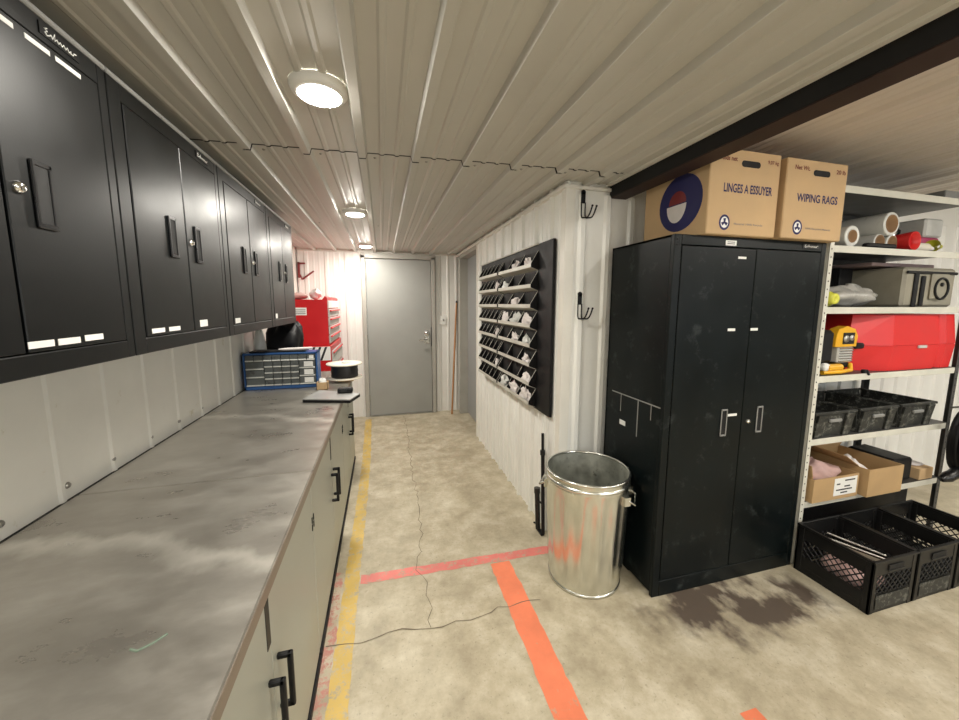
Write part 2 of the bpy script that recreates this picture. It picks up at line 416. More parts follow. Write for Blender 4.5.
# doors
mb = box((-.245, YB - .05, 0), (-.192, YB + .02, 2.12), .004).box((.648, YB - .05, 0), (.700, YB + .02, 2.12), .004).box((-.245, YB - .05, 2.085), (.700, YB + .02, 2.148), .004)
d1 = struct(box((-.187, YB - .028, .012), (.643, YB + .012, 2.078), .003), 'door_1', 'door_grey', 'grey steel door at the end of the corridor')
struct(mb, 'door_frame', 'frame_grey', parent=d1)
mb = MB()
for z in (.25, 1.05, 1.85): mb.tube([(-.190, YB - .034, z - .05), (-.190, YB - .034, z + .05)], .008, 8)
mb.build('hinge', 'steel', d1)
h = MB(); h.box((.545, YB - .033, .97), (.615, YB - .028, 1.15), .002); h.lathe([(0, -.045), (.026, -.043), (.028, -.03), (.028, 0)], (.58, YB - .03, 1.11), 'y', 16)
h.tube([(.58, YB - .03, 1.03), (.58, YB - .075, 1.03), (.565, YB - .085, 1.03), (.47, YB - .085, 1.025)], .011, 10); h.build('door_handle', 'chrome', d1)
struct(box((.636, YB - .03, .93), (.6445, YB + .01, 1.19)), 'strike_edge', 'matte_black', parent=d1)
struct(box((-.187, YB - .05, .0), (.643, YB + .01, .011)), 'threshold', 'steel', parent=d1)
d2 = struct(box((XR + .095, 3.96, .012), (XR + .13, 4.80, 2.10), .003), 'door_2', 'side_door', 'blue grey door in the recess of the corridor partition')
struct(box((XR - .012, 4.80, 0), (XR + .16, 4.86, 2.14), .003).box((XR + .002, 3.913, 0), (XR + .16, 3.958, 2.14), .003).box((XR - .012, 3.92, 2.10), (XR + .16, 4.80, 2.145), .003), 'door_frame', 'frame_grey', parent=d2)
# floor paint and cracks (flat marks on the concrete)
def mark(name, pts, mat, z, label):
    mb = MB(); mb.add([(x, y, z) for x, y in pts], [tuple(range(len(pts)))]); return struct(mb, name, mat, label)
def strip(pts, w, z=.0010, seed=1, jit=.004):
    r = random.Random(seed); L = []; Rr = []
    P = []
    for a, b in zip(pts[:-1], pts[1:]):
        n = max(2, int((Vector(b) - Vector(a)).length / .035))
        P += [Vector(a).lerp(Vector(b), i / n) for i in range(n)]
    P.append(Vector(pts[-1])); mb = MB(); vs = []
    for i, p in enumerate(P):
        d = (P[min(i + 1, len(P) - 1)] - P[max(i - 1, 0)]).normalized(); n = Vector((-d.y, d.x))
        for sgn in (1, -1):
            q = p + n * (sgn * w / 2 + r.uniform(-jit, jit)); vs.append((q.x, q.y, z))
    mb.add(vs, [(2 * i, 2 * i + 1, 2 * i + 3, 2 * i + 2) for i in range(len(P) - 1)]); return mb
struct(strip([(-.200, .55), (-.203, 1.24), (-.203, 1.8), (-.192, 2.6), (-.187, 3.54), (-.212, 4.84)], .078, .0016, 1), 'floor_marking', 'yellow_line', 'worn yellow line running along the base cabinets')
struct(strip([(-.155, 1.932), (.95, 1.90), (1.25, 1.89)], .068, .0010, 2), 'floor_marking.001', 'red_line', 'red line across the corridor floor')
struct(strip([(.625, 1.868), (.622, 1.03), (.62, .4)], .118, .0014, 3), 'floor_marking.002', 'orange_line', 'orange line running toward the camera from the red line')
struct(strip([(1.275, .885), (1.275, .2)], .075, .0014, 4), 'floor_marking.003', 'orange_line', 'short orange line end at the bottom of the view')
struct(strip([(-.272, .6), (-.272, 2.02)], .05, .0008, 5, .008), 'floor_marking.004', 'red_faint', 'faded red stripe under the base cabinets')
def wander(pts, seed, a=.012):
    r = random.Random(seed); out = []
    for p, q in zip(pts[:-1], pts[1:]):
        n = max(2, int((Vector(q) - Vector(p)).length / .05))
        for i in range(n):
            v = Vector(p).lerp(Vector(q), i / n); out.append((v.x + r.uniform(-a, a), v.y + r.uniform(-a, a)))
    return out + [pts[-1]]
struct(strip(wander([(.249, 4.9), (.238, 3.975), (.222, 3.214), (.227, 2.539), (.194, 2.142), (.155, 1.928), (.192, 1.767), (.194, 1.699), (.178, 1.535)], 4, .016), .0028, .0019, 6, .0008), 'floor_crack', 'crack', 'hairline crack running down the corridor floor')
struct(strip(wander([(-.285, 1.555), (-.139, 1.53), (.038, 1.572), (.174, 1.53), (.364, 1.535), (.525, 1.561), (.738, 1.556)], 5, .010), .0038, .0021, 7, .0012), 'floor_crack.001', 'crack', 'crack across the floor through the yellow line')

# ------------------------------------------------------------------ ceiling lights
M['lamp'] = emissive('warm_white_led', (1., .95, .86), 450.)
def lamp(x, y, z, label, group=None, dz=.024):
    t = thing('ceiling_light', (x, y, z), label, 'light', group)
    MB().lathe([(.061, -.003), (.062, -.024), (.066, -.026), (.083, -.016), (.088, -.008), (.089, .002)], (x, y, z), 'z', 40).build('trim_ring', 'label', t)
    MB().lathe([(0., -dz - .012), (.025, -dz - .011), (.045, -dz - .007), (.0615, -dz)], (x, y, z), 'z', 40).build('diffuser', M['lamp'], t)
    return t
lamp(-.172, 1.337, ZC - .003, 'round white ceiling light above the worktop, the first before the ceiling seam')
lamp(-.172, 2.94, ZC - .003, 'round white ceiling light midway down the corridor, beyond the ceiling seam')
lamp(-.160, 4.50, ZC - .003, 'round white ceiling light directly in front of the grey end door')
gl = 'unseen lights of the open bay'  # unseen lamps: some placed from shadows, the rest added for brightness
for x, y, z in ((-.17, -.30, ZC - .002), (-.17, -1.9, ZC - .002), (1.75, .12, ZB - .015), (3.3, .1, ZB - .015), (4.9, .2, ZB - .015), (1.75, -1.6, ZB - .015), (3.6, -1.6, ZB - .015)):
    lamp(x, y, z, 'unseen round white ceiling light assumed for the open bay', gl)

# ------------------------------------------------------------------ wall cabinets
CX = -.68
def wall_cabinet(y0, y1, label):
    t = thing('wall_cabinet', (XL + .002, y0, 1.353), label, 'cabinet', 'black wall cabinets above the worktop')
    z0, z1 = 1.353, 2.10; g = .0015
    mb = box((XL + .002, y0 + g, z0), (CX - .022, y1 - g, z1), .002)
    mb.box((CX - .022, y0 + g, z0), (CX + .001, y0 + .052, z1), .0015).box((CX - .022, y1 - .030, z0), (CX, y1 - g, z1), .0015)
    mb.box((CX - .022, y0 + .052, z0), (CX + .001, y1 - .030, z0 + .046), .002).box((CX - .022, y0 + .052, 2.053), (CX, y1 - .030, z1), .0015)
    mb.build('body', 'black', t)
    box((CX - .03, y0 + g, z1), (CX + .004, y1 - g, z1 + .014), .003).build('top_trim', 'grey', t, 'grey strip along the top edge')
    ym = (y0 + .052 + y1 - .030) / 2
    for a, b, s in ((y0 + .058, ym - .0035, 1), (ym + .0035, y1 - .036, -1)):
        d = box((CX - .018, a, 1.402), (CX + .002, b, 2.050), .002).build('door', 'black', t)
        hy = (b - .115) if s == 1 else (a + .055); h0, h1 = 1.655, 1.790
        w = .052
        mb = box((CX + .002, hy, h0), (CX + .008, hy + .008, h1), .002).box((CX + .002, hy + w - .008, h0), (CX + .005, hy + w, h1), .002)
        mb.box((CX + .002, hy, h0), (CX + .007, hy + w, h0 + .011), .002).box((CX + .002, hy, h1 - .009), (CX + .005, hy + w, h1), .002)
        hd = mb.build('handle', 'handle_black', d)
        box((CX + .002, hy + .009, h0 + .011), (CX + .003, hy + w - .009, h1 - .009)).build('recess', 'void', hd)
        if s == -1:
            MB().lathe([(.0, .009), (.007, .009), (.009, .007), (.012, .003), (.012, .0)], (CX + .002, a + .026, 1.725), 'x', 14).build('lock', 'chrome', d)
    return t
def on_cab(t, y, z, w, h, name='label_sticker', m='label'):
    door = [c for c in t.children if c.name.startswith('door')]
    d = door[0] if y < t.location.y + .345 else door[1]
    if z > 2.05: d = t
    st = box((CX + .002, y, z), (CX + .0032, y + w, z + h)).build(name, m, d)
    return st
W = [.572, 1.2445, 1.912, 2.598, 3.268]
names = ['black wall cabinet with stickers both high and low on its chrome-locked door',
         'black wall cabinet with two low stickers on one door and one on the other',
         'black wall cabinet third along the row, one low sticker on its lockless door',
         'black wall cabinet at the far end of the row, beside the red tool chest']
cabs = [wall_cabinet(a, b, n) for a, b, n in zip(W[:-1], W[1:], names)]
for y, z, w in ((.92, 1.410, .060), (.99, 1.410, .060), (1.064, 1.412, .058), (.80, 1.408, .06)): on_cab(cabs[0], y, z, w, .014)
for y, w in ((.93, .056), (1.010, .058), (1.082, .070)): on_cab(cabs[0], y, 2.030, w, .010)
for y in (1.325, 1.418): on_cab(cabs[1], y, 1.410, .068, .014)
on_cab(cabs[1], 1.632, 1.412, .062, .026)
on_cab(cabs[2], 1.985, 1.408, .062, .024); on_cab(cabs[3], 2.675, 1.405, .04, .032)
for t, y in zip(cabs, (1.05, 1.72, 2.40, 3.07)):
    bd = box((CX + .0, y, 2.066), (CX + .0025, y + .105, 2.090)).build('badge', 'handle_black', t)
    script_mark((CX + .0027, y + .010, 2.070), (0, 1, 0), .086, .016, bd)

# ------------------------------------------------------------------ base cabinets and worktop
FX = -.295; FB = .05; ZT = .88
def base_cabinet(y0, y1, ym, label):
    t = thing('base_cabinet', (FX, y0, FB), label, 'cabinet', 'grey base cabinets under the worktop')
    mb = box((XL + .014, y0 + .001, .045), (FX - .019, y1 - .001, ZT - .036)); mb.box((XL + .05, y0 + .01, .0), (FX - .05, y1 - .01, .045))
    mb.build('body', 'base_paint', t)
    for a, b, s in ((y0 + .003, ym - .002, 1), (ym + .002, y1 - .003, -1)):
        d = box((FX - .018, a, FB), (FX, b, .778), .002).build('door', 'base_paint', t)
        hy = b - .035 if s == 1 else a + .035
        MB().box((FX, hy - .007, .567), (FX + .036, hy + .007, .582), .003).box((FX, hy - .007, .420), (FX + .036, hy + .007, .435), .003).box((FX + .024, hy - .007, .420), (FX + .038, hy + .007, .582), .003).build('handle', 'matte_black', d, 'black bar handle')
        for z in (.60, .63):
            e = a + .012 if s == 1 else b - .012
            box((FX, e - .004, z), (FX + .003, e + .004, z + .024)).build('hinge_slot', 'matte_black', d)
    box((FX - .019, y0 + .003, .782), (FX - .006, y1 - .003, ZT - .036)).build('top_rail', 'base_paint', t)
    box((FX - .02, y0 + .002, .0), (FX + .006, y1 - .002, .030), .002).build('shadow_strip', 'matte_black', t, 'black strip standing in for the shadow along the floor')  # added dark strip in place of the contact shadow at the floor
    box((FX - .017, ym - .030, .655), (FX + .0015, ym - .003, .778)).build('notch', 'dark_notch', t, 'dark finger notch between the doors')
    return t
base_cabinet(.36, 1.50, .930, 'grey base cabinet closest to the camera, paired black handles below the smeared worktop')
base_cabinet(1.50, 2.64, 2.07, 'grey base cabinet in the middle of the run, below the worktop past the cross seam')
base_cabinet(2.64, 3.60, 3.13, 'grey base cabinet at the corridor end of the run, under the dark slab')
def worktop(y0, y1, label):
    t = thing('worktop', (FX, y0, ZT - .035), label, 'worktop', 'worktop sheets')
    box((XL + .012, y0, ZT - .034), (-.2695, y1, ZT), .003).build('top', 'counter', t)
    box((-.2690, y0, ZT - .035), (-.2665, y1, ZT - .002), .0006).build('edge_strip', 'edge', t, 'brown worn edge strip')
    return t
worktop(.30, 1.4185, 'stained steel worktop sheet with the pale smear, on this side of the cross seam')
worktop(1.4225, 3.60, 'stained steel worktop sheet beyond the cross seam, carrying the blue drawer organizer')
MB().tube([(-.457, .729, ZT + .0001), (-.443, .722, ZT + .0001), (-.425, .733, ZT + .0001), (-.41, .749, ZT + .0001)], .0025, 6).build('chalk_mark', 'green_chalk', bpy.data.objects['worktop'])

struct(box((XL - .0115, .30, ZT - .034), (XL + .0115, 3.60, ZT - .010)), 'trim_7', 'void')  # black filler that darkens the gap between wall and worktop
# ------------------------------------------------------------------ things on the worktop
def organizer():
    x0, x1, y0, y1, z0, z1 = -.972, -.478, 2.905, 3.05, ZT, 1.148
    t = thing('drawer_organizer', ((x0 + x1) / 2, y0, z0), 'blue small-parts drawer organizer standing at the far end of the worktop', 'organizer')
    mb = box((x0, y0 + .008, z0), (x0 + .014, y1, z1), .003).box((x1 - .014, y0 + .008, z0), (x1, y1, z1), .003).box((x0, y0 + .008, z1 - .014), (x1, y1, z1), .003).box((x0, y0 + .008, z0), (x1, y1, z0 + .026), .003).box((x0 + .01, y1 - .012, z0 + .02), (x1 - .01, y1 - .002, z1 - .01))
    mb.build('frame', 'blue', t)
    W_, H_ = x1 - x0 - .032, z1 - z0 - .044; bx, bz = x0 + .016, z0 + .028
    def dr(u0, u1, v0, v1, lab=False):
        a, b = bx + u0 * W_ + .002, bx + u1 * W_ - .002; c, d = bz + v0 * H_ + .002, bz + v1 * H_ - .002
        o = box((a, y0 + .004, c), (b, y1 - .02, d), .002).build('drawer', 'drawer', t)
        box((a, y0 - .006, c), (b, y0 + .004, c + .009), .002).build('pull_lip', 'clear', o)
        if lab: box((a + (b - a) * .3, y0 + .0028, c + .012), (b - (b - a) * .12, y0 + .004, d - .006)).build('label_sticker', 'label', o)
    for i in range(8): dr(i / 8, (i + 1) / 8, .80, 1., i == 7)
    for r in range(3): dr(0, .26, r * .8 / 3, (r + 1) * .8 / 3); dr(.76, 1, r * .8 / 3, (r + 1) * .8 / 3, True)
    for r in range(4):
        for i in range(4): dr(.26 + i * .125, .26 + (i + 1) * .125, r * .2, (r + 1) * .2)
organizer()
o = box((-.93, 2.92, 1.150), (-.56, 3.04, 1.160), .003).build('folder', 'matte_black'); tag(o, 'thin black folder lying on top of the blue organizer', 'folder')
mb = MB().tube([(-.74, 2.93, 1.171), (-.70, 2.95, 1.168), (-.64, 2.95, 1.169), (-.58, 2.96, 1.170), (-.52, 2.97, 1.172)], [.004, .010, .011, .010, .008], 8)
tag(mb.build('cloth_roll', 'paper'), 'rolled white cloth on the black folder atop the organizer', 'cloth')
tag(MB().blob((-.81, 3.33, ZT), (.16, .12, .232), 30, 18, .30, 6).build('tool_bag', 'matte_black'), 'black bulky bag behind the blue organizer beside the red chest', 'bag')
tag(MB().blob((-.925, 3.16, ZT), (.045, .05, .215), 20, 16, .14, 8).build('plastic_sheet', 'film'), 'bunched pale plastic against the wall behind the organizer', 'plastic sheet')
# dark slab and the device on it
t = thing('laptop', (-.35, 2.56, ZT), 'closed flat dark-edged laptop lying on the worktop corner', 'laptop')
P = [(-.503, 2.463), (-.212, 2.375), (-.160, 2.53), (-.44, 2.70)]
MB().prism([(x, y, ZT) for x, y in P], (0, 0, .017)).build('base', 'matte_black', t)
MB().prism([(x, y, ZT + .0175) for x, y in P], (0, 0, .006)).build('lid', 'slate', t)
t = thing('handheld_device', (-.26, 2.56, ZT + .0240), 'small black handheld box on the laptop', 'device')
b = box((-.305, 2.545, ZT + .0240), (-.208, 2.60, ZT + .058), .008).build('body', 'matte_black', t)
box((-.285, 2.5435, ZT + .036), (-.245, 2.545, ZT + .048)).build('display', 'handle_black', b)
def spool():
    x, y, z = -.31, 3.12, ZT + .022
    t = thing('wire_spool', (x, y, z), 'wire spool with pale flanges and black wire on the worktop', 'spool')
    for dz in (0, .113): MB().lathe([(0, dz), (.138, dz), (.140, dz + .004), (.138, dz + .010), (.03, dz + .010), (.028, dz + .002), (0, dz + .002)], (x, y, z), 'z', 40).build('flange', 'spool', t)
    MB().lathe([(.10, .010), (.105, .02), (.103, .04), (.106, .06), (.103, .08), (.105, .10), (.10, .113)], (x, y, z), 'z', 40).build('wire', 'wire', t)
    MB().lathe([(.018, .1231), (.024, .1255), (.0, .1265)], (x, y, z), 'z', 20).build('hub', 'clear', t)
spool()
tag(box((-.36, 3.06, ZT), (-.24, 3.18, ZT + .021), .002).build('cardboard_pad', 'card'), 'cardboard pad under the wire spool', 'cardboard')
t = thing('parts_carton', (-.44, 2.80, ZT), 'small tan carton of clear bits between organizer and laptop', 'carton')
mb = MB()
for a, b in (((-.475, 2.80, ZT), (-.400, 2.803, ZT + .055)), ((-.475, 2.867, ZT), (-.400, 2.87, ZT + .055)), ((-.475, 2.80, ZT), (-.472, 2.87, ZT + .055)), ((-.403, 2.80, ZT), (-.400, 2.87, ZT + .055)), ((-.475, 2.80, ZT), (-.400, 2.87, ZT + .003))): mb.box(a, b)
mb.build('box', 'card', t)
o = MB().blob((-.4375, 2.835, ZT + .012), (.030, .028, .034), 16, 10, .35, 3).build('contents', 'clear', t); o['kind'] = 'stuff'

# ------------------------------------------------------------------ red tool chest on a red roller cabinet
def chest():
    x0, x1, y0, y1 = -.978, -.530, 3.95, 4.86; z0, z1 = 1.085, 1.545
    t = thing('roller_cabinet', (x0, y0, 0), 'red roller cabinet with black and white diagonal stripes under the red tool chest', 'cabinet')
    mb = box((x0, y0 - .03, .10), (x1 + .02, y1 + .02, z0 - .002), .006); mb.build('body', 'red', t)
    for i in range(5):
        a = .14 + i * .18; d = box((x1 + .0205, y0, a), (x1 + .032, y1, a + .165), .003).build('drawer', 'lgrey', t)
        box((x1 + .032, y0 + .03, a + .135), (x1 + .046, y1 - .03, a + .150), .004).build('drawer_pull', 'red', d)
    for cx in (x0 + .05, x1 - .03):
        for cy in (y0 + .03, y1 - .05): MB().lathe([(0, -.015), (.05, -.015), (.05, .015), (0, .015)], (cx, cy, .05), 'x', 16).build('caster', 'matte_black', t)
    hz = MB(); hz.cur = 0; hz.box((x0 + .02, y0 - .0335, z0 - .15), (x1 + .015, y0 - .0305, z0 - .01)); hz.cur = 1
    for i in range(7):
        a = x0 + .03 + i * .055; hz.prism([(a, y0 - .0340, z0 - .149), (a + .022, y0 - .0340, z0 - .149), (a + .075, y0 - .0340, z0 - .012), (a + .053, y0 - .0340, z0 - .012)] if a + .075 < x1 + .015 else [(a, y0 - .0340, z0 - .149), (a + .02, y0 - .0340, z0 - .149), (a + .03, y0 - .0340, z0 - .125)], (0, .0006, 0))
    hz.build('diagonal_stripe', ['label', 'ink'], t)  # white panel with black diagonal stripes
    t = thing('tool_chest', (x0, y0, z0), 'tall red tool chest with silver drawers on the roller cabinet', 'tool chest')
    mb = MB().prism([(x0, y0, z0), (x1, y0, z0), (x1, y0, z1 + .02), (x1 - .02, y0, z1 + .035), (x1 - .045, y0, z1), (x0, y0, z1)], (0, y1 - y0, 0)); mb.build('body', 'red', t)
    for i in range(4):
        a = z0 + .02 + i * .088; d = box((x1 + .0005, y0 + .02, a), (x1 + .014, y1 - .02, a + .080), .003).build('drawer', 'lgrey', t)
        box((x1 + .014, y0 + .05, a + .055), (x1 + .032, y1 - .05, a + .072), .005).build('drawer_pull', 'red_pl', d)
    box((x1 + .0005, y0 + .02, z0 + .375), (x1 + .012, y1 - .02, z1 - .01), .003).build('front_panel', 'label', t)
    lb = box((x0 + .13, y0 - .0015, z1 - .155), (x0 + .255, y0 - .0003, z1 - .080)).build('plate', 'label', t, 'white label plate')
    for zz in (.012, .03, .05): box((x0 + .145, y0 - .0025, z1 - .155 + zz), (x0 + .245, y0 - .0015, z1 - .149 + zz)).build('printed_line', 'ink', lb)
    tag(MB().blob((-.84, 4.15, z1 + .001), (.10, .12, .035), 20, 10, .3, 11).build('rag', 'rag'), 'pinkish crumpled rag on top of the red chest', 'rag')
    tag(MB().blob((-.68, 4.25, z1 + .001), (.05, .10, .055), 20, 12, .35, 12).build('paper_bag', 'paper'), 'crumpled white paper on top of the red chest', 'paper')
chest()
t = thing('pipe_clamp', (-.98, 4.95, 1.84), 'red clamp hanging on the back wall above the red chest', 'clamp')
MB().box((-1.000 + .02, 4.94, 1.82), (-.955, 4.965, 2.01), .004).box((-.98, 4.94, 1.985), (-.895, 4.965, 2.005), .004).build('frame', 'red_dull', t)
MB().tube([(-.955, 4.95, 1.86), (-.935, 4.95, 1.80)], .008, 8).tube([(-.935, 4.95, 1.80), (-.80, 4.95, 1.905)], .010, 8).build('lever', 'red_dull', t)

# ------------------------------------------------------------------ corridor things
t = thing('light_switch', (.81, YB - .012, 1.24), 'white light switch on the wall beside the grey end door', 'switch')
pl = box((.775, YB - .018, 1.225), (.848, YB - .0125, 1.345), .003).build('plate', 'label', t)
box((.803, YB - .026, 1.272), (.820, YB - .018, 1.300), .002).build('toggle', 'grey', pl)
t = thing('broom_handle', (.885, 4.80, 0), 'bare wooden broom handle leaning by the end door', 'handle')
MB().tube([(.889, 4.80, .002), (.992, 4.955, 1.52)], .0125, 10).build('shaft', 'wood', t)
MB().tube([(.992, 4.955, 1.52), (.9945, 4.958, 1.548)], .0135, 10).build('end_cap', 'matte_black', t)
# parts-tray board
PX = .985; BY0, BY1, BZ0, BZ1 = 2.015, 3.62, .80, 1.888
t = thing('tray_board', (PX, BY0, BZ0), 'big black steel board with tilted parts trays on the corridor partition', 'board')
box((PX, BY0, BZ0), (XR - .0125, BY1, BZ1), .002).build('panel', 'matte_black', t)
box((PX - .012, BY0 + .2, BZ1 - .006), (PX - .0005, BY1, BZ1 + .004), .002).build('hanging_rail', 'tray', t)
TL = .053
def tray(y0, y1, zl, n, label):
    t = thing('parts_tray', (PX, y0, zl - .045), label, 'tray', 'tilted trays on the black board')
    A = (PX - .0006, zl + .083); B1 = (PX - TL, zl); B2 = (PX - TL - .001, zl - .024); Cc = (PX - .0006, zl - .044)
    th = .002
    mb = MB()
    mb.prism([(B1[0], y0, B1[1]), (B2[0], y0, B2[1]), (B2[0] + th, y0, B2[1]), (B1[0] + th, y0, B1[1])], (0, y1 - y0, 0))
    mb.prism([(B2[0], y0, B2[1]), (Cc[0], y0, Cc[1]), (Cc[0], y0, Cc[1] + th), (B2[0] + th, y0, B2[1] + th)], (0, y1 - y0, 0))
    mb.build('trough', 'tray', t)
    mb = MB().prism([(B1[0] + .0025, y0 + .002, zl - .019), (Cc[0] - .0, y0 + .002, zl - .038), (Cc[0], y0 + .002, A[1] - .006), (Cc[0] - .002, y0 + .002, A[1] - .006), (Cc[0] - .002, y0 + .002, zl - .034), (B1[0] + .0025, y0 + .002, zl - .016)], (0, y1 - y0 - .004, 0))
    mb.prism([(B1[0] + .0022, y0 + .002, zl - .018), (B1[0] + .0032, y0 + .002, zl - .018), (B1[0] + .0032, y0 + .002, zl - .003), (B1[0] + .0022, y0 + .002, zl - .003)], (0, y1 - y0 - .004, 0))
    mb.build('liner', 'void', t, 'black inside')
    for i in range(n + 1):
        y = y0 + (y1 - y0) * i / n - (.0012 if i == n else 0); y = y + (.0001 if i == 0 else 0)
        m2 = MB(); m2.cur = 1
        m2.prism([(A[0], y, A[1]), (B1[0] + .0032, y, B1[1] + .002), (B2[0] + .0032, y, B2[1] + .004), (Cc[0], y, Cc[1] + .003)], (0, .0011, 0))
        m2.cur = 0; m2.tube([(A[0] - .001, y + .0005, A[1]), (B1[0] + .003, y + .0005, B1[1] + .003)], .0016, 5)
        m2.build('divider', ['tray', 'matte_black'], t)
    return t
ordn = ['top', 'second', 'third', 'fourth', 'fifth', 'sixth', 'seventh', 'lowest']
filled = {(0, 2): 1, (0, 1): 2, (1, 0): 3, (2, 1): 4, (3, 0): 5, (3, 1): 6, (3, 2): 7, (4, 1): 8, (4, 2): 9, (5, 2): 10, (6, 2): 11, (7, 0): 12, (7, 1): 13, (7, 2): 14}
for k in range(8):
    zl = 1.763 - .130 * k
    tray(2.222, 2.900, zl, 3, '%s wide tray of three pockets in the black board\'s column beside its bare strip' % ordn[k])
    tray(2.935, 3.535, zl, 5, '%s tray of five pockets in the black board\'s column by the door recess' % ordn[k])
def scrap(y, zl, sx, sy, sz, sd, mat, name, label, cat, half=.113):
    mb = MB().blob((PX - .027, y, zl - .026), (sx, sy, sz), 11, 6, .95, sd, False); hw = half - .004
    for v in mb.v:   # keep the bag inside its pocket
        v.x = min(max(v.x, PX - TL + .007), PX - .006); v.y = min(max(v.y, y - hw), y + hw)
        k = (v.x - (PX - TL)) / TL; v.z = max(v.z, zl - .010 - .019 * k)
    return tag(mb.build(name, mat), label, cat)
w3 = (2.9 - 2.222) / 3
for (k, i), sd in filled.items():
    zl = 1.763 - .13 * k; big = k in (3, 7)
    j = {0: 2, 1: 1, 2: 0}[i]
    scrap(2.222 + w3 * (j + .5), zl, .018, .075 if big else .06, .042 if big else .034, sd, 'paper' if sd % 3 else 'clear', 'parts_bag',
          'crumpled pale parts bag in the %s wide tray, %s' % (ordn[k], ('its pocket by the narrow trays', 'its middle pocket', 'its pocket beside the bare strip')[i]), 'bag')
for k, y in ((1, 2.995), (4, 2.995), (6, 2.995)):
    scrap(y, 1.763 - .13 * k, .016, .035, .034, 40 + k, 'paper', 'parts_bag', 'small pale bag at the near end of the %s five-pocket tray' % ordn[k], 'bag', .06)
# hooks on the partition's end face
def hook(z, label):
    x, y = 1.108, YE - .0135
    t = thing('double_hook', (x, y, z), label, 'hook', 'black hooks on the partition end')
    mb = MB()
    mb.box((x - .012, y - .004, z + .085), (x + .016, y, z + .145), .002); mb.lathe([(0, -.004), (.014, -.004), (.014, 0)], (x + .002, y, z + .145), 'y', 16)
    mb.build('plate', 'matte_black', t)
    for dx in (-.010, .014): MB().tube([(x + dx, y - .004, z + .09), (x + dx, y - .006, z + .02), (x + dx, y - .014, z + .004)], .0038, 8).build('stem', 'matte_black', t)
    for dx in (-.010, .016):
        P = [(x + dx + .03 * (1 - cos(a)) * .9, y - .012 - .040 * sin(a) * .9 - .01 * a / pi, z + .004 + .028 * (1 - cos(a))) for a in [pi * .62 * q / 8 for q in range(9)]]
        P = [(x + dx, y - .014, z + .004)] + [(x + dx + .020 + .022 * q / 6, y - .030 - .02 * (q / 6), z + .004 + .060 * (q / 6) ** 2) for q in range(7)]
        MB().tube(P, .0042, 8).build('prong', 'matte_black', t)
        MB().lathe([(0, -.006), (.005, -.004), (.0062, 0), (.005, .004), (0, .006)], (P[-1][0], P[-1][1], P[-1][2]), 'z', 10).build('tip', 'matte_black', t)
hook(1.980, 'upper black double hook on the white partition end, near the ceiling')
hook(1.415, 'lower black double hook on the white partition end, level with the tray board')
# telescopic pole
t = thing('telescopic_pole', (.975, 2.09, 0), 'black folded telescopic pole standing at the wall behind the trash can', 'pole')
MB().tube([(.975, 2.035, .012), (.978, 2.075, .55)], .012, 10).tube([(.978, 2.075, .55), (.979, 2.085, .675)], .009, 10).build('shaft', 'matte_black', t)
MB().tube([(.978, 2.074, .535), (.978, 2.077, .565)], .017, 10).build('collar', 'handle_black', t)
MB().tube([(.966, 2.095, .012), (.968, 2.125, .25)], .017, 12).tube([(.968, 2.125, .25), (.9685, 2.127, .285)], .021, 12).build('outer_tube', 'handle_black', t)
MB().box((.958, 2.03, 0), (.984, 2.11, .014), .003).tube([(.945, 2.12, .045), (.966, 2.10, .045)], .006, 8).build('foot', 'matte_black', t)
MB().tube([(.967, 2.118, .2), (.976, 2.055, .21)], .007, 8).build('clip', 'matte_black', t)

# ------------------------------------------------------------------ trash can
def can():
    x, y = 1.055, 1.675; t = thing('trash_can', (x, y, 0), 'empty galvanised steel trash can without lid beside the tall black cabinet', 'trash can')
    n = 96; H0, H1 = .012, .612
    def rad(h, k):
        base = .190 + (.216 - .190) * h / H1
        a = k % 6; rib = .007 * (0, .5, 1, 1, .5, 0)[a]
        f = min(1, max(0, (h - .05) / .04)) * min(1, max(0, (.545 - h) / .03))
        return base + rib * f
    hs = [H0, .03, .055, .09, .2, .35, .5, .53, .56, .575, .585, H1]
    vs = []; fs = []
    for h in hs:
        b = .004 if h in (.56, .575) else 0
        for k in range(n):
            a = 2 * pi * k / n; r = rad(h, k) + b; vs.append((x + r * cos(a), y + r * sin(a), h))
    for i in range(len(hs) - 1):
        for k in range(n): fs.append((i * n + k, i * n + (k + 1) % n, (i + 1) * n + (k + 1) % n, (i + 1) * n + k))
    MB().add(vs, fs, True).build('body', 'galv', t)
    MB().lathe([(.212, .618), (.204, .45), (.190, .05), (.184, .03), (0, .028)], (x, y, 0), 'z', 64).build('inside', 'galv_in', t, 'stained grey inside')
    pr = [(.217 + .0075 * cos(a), .619 + .0075 * sin(a)) for a in [2 * pi * q / 10 for q in range(10)]]
    MB().lathe(pr, (x, y, 0), 'z', 64, closed=True).build('rim', 'galv', t)
    MB().lathe([(.214, .570), (.222, .576), (.222, .586), (.214, .592)], (x, y, 0), 'z', 64).build('band', 'galv', t)
    MB().lathe([(.186, .0), (.195, .0), (.196, .012), (.190, .016)], (x, y, 0), 'z', 64).build('foot_ring', 'galv', t)
    for a0 in (R(-42), R(138)):
        c, s_ = cos(a0), sin(a0); u = Vector((-s_, c, 0)); r_ = Vector((c, s_, 0)); o_ = Vector((x, y, .50))
        MB().tube([o_ + r_ * .212 + u * .065 + Vector((0, 0, .02)), o_ + r_ * .245 + u * .062, o_ + r_ * .250 - u * .062, o_ + r_ * .212 - u * .065 + Vector((0, 0, .02))], .0065, 8).build('handle', 'galv', t)
        mb = MB()
        for sg in (1, -1): mb.box(o_ + r_ * .207 + u * (sg * .065 - .014) + Vector((-.004, -.004, -.01)), o_ + r_ * .214 + u * (sg * .065 + .014) + Vector((.004, .004, .035)))
        mb.build('handle_bracket', 'galv', t)
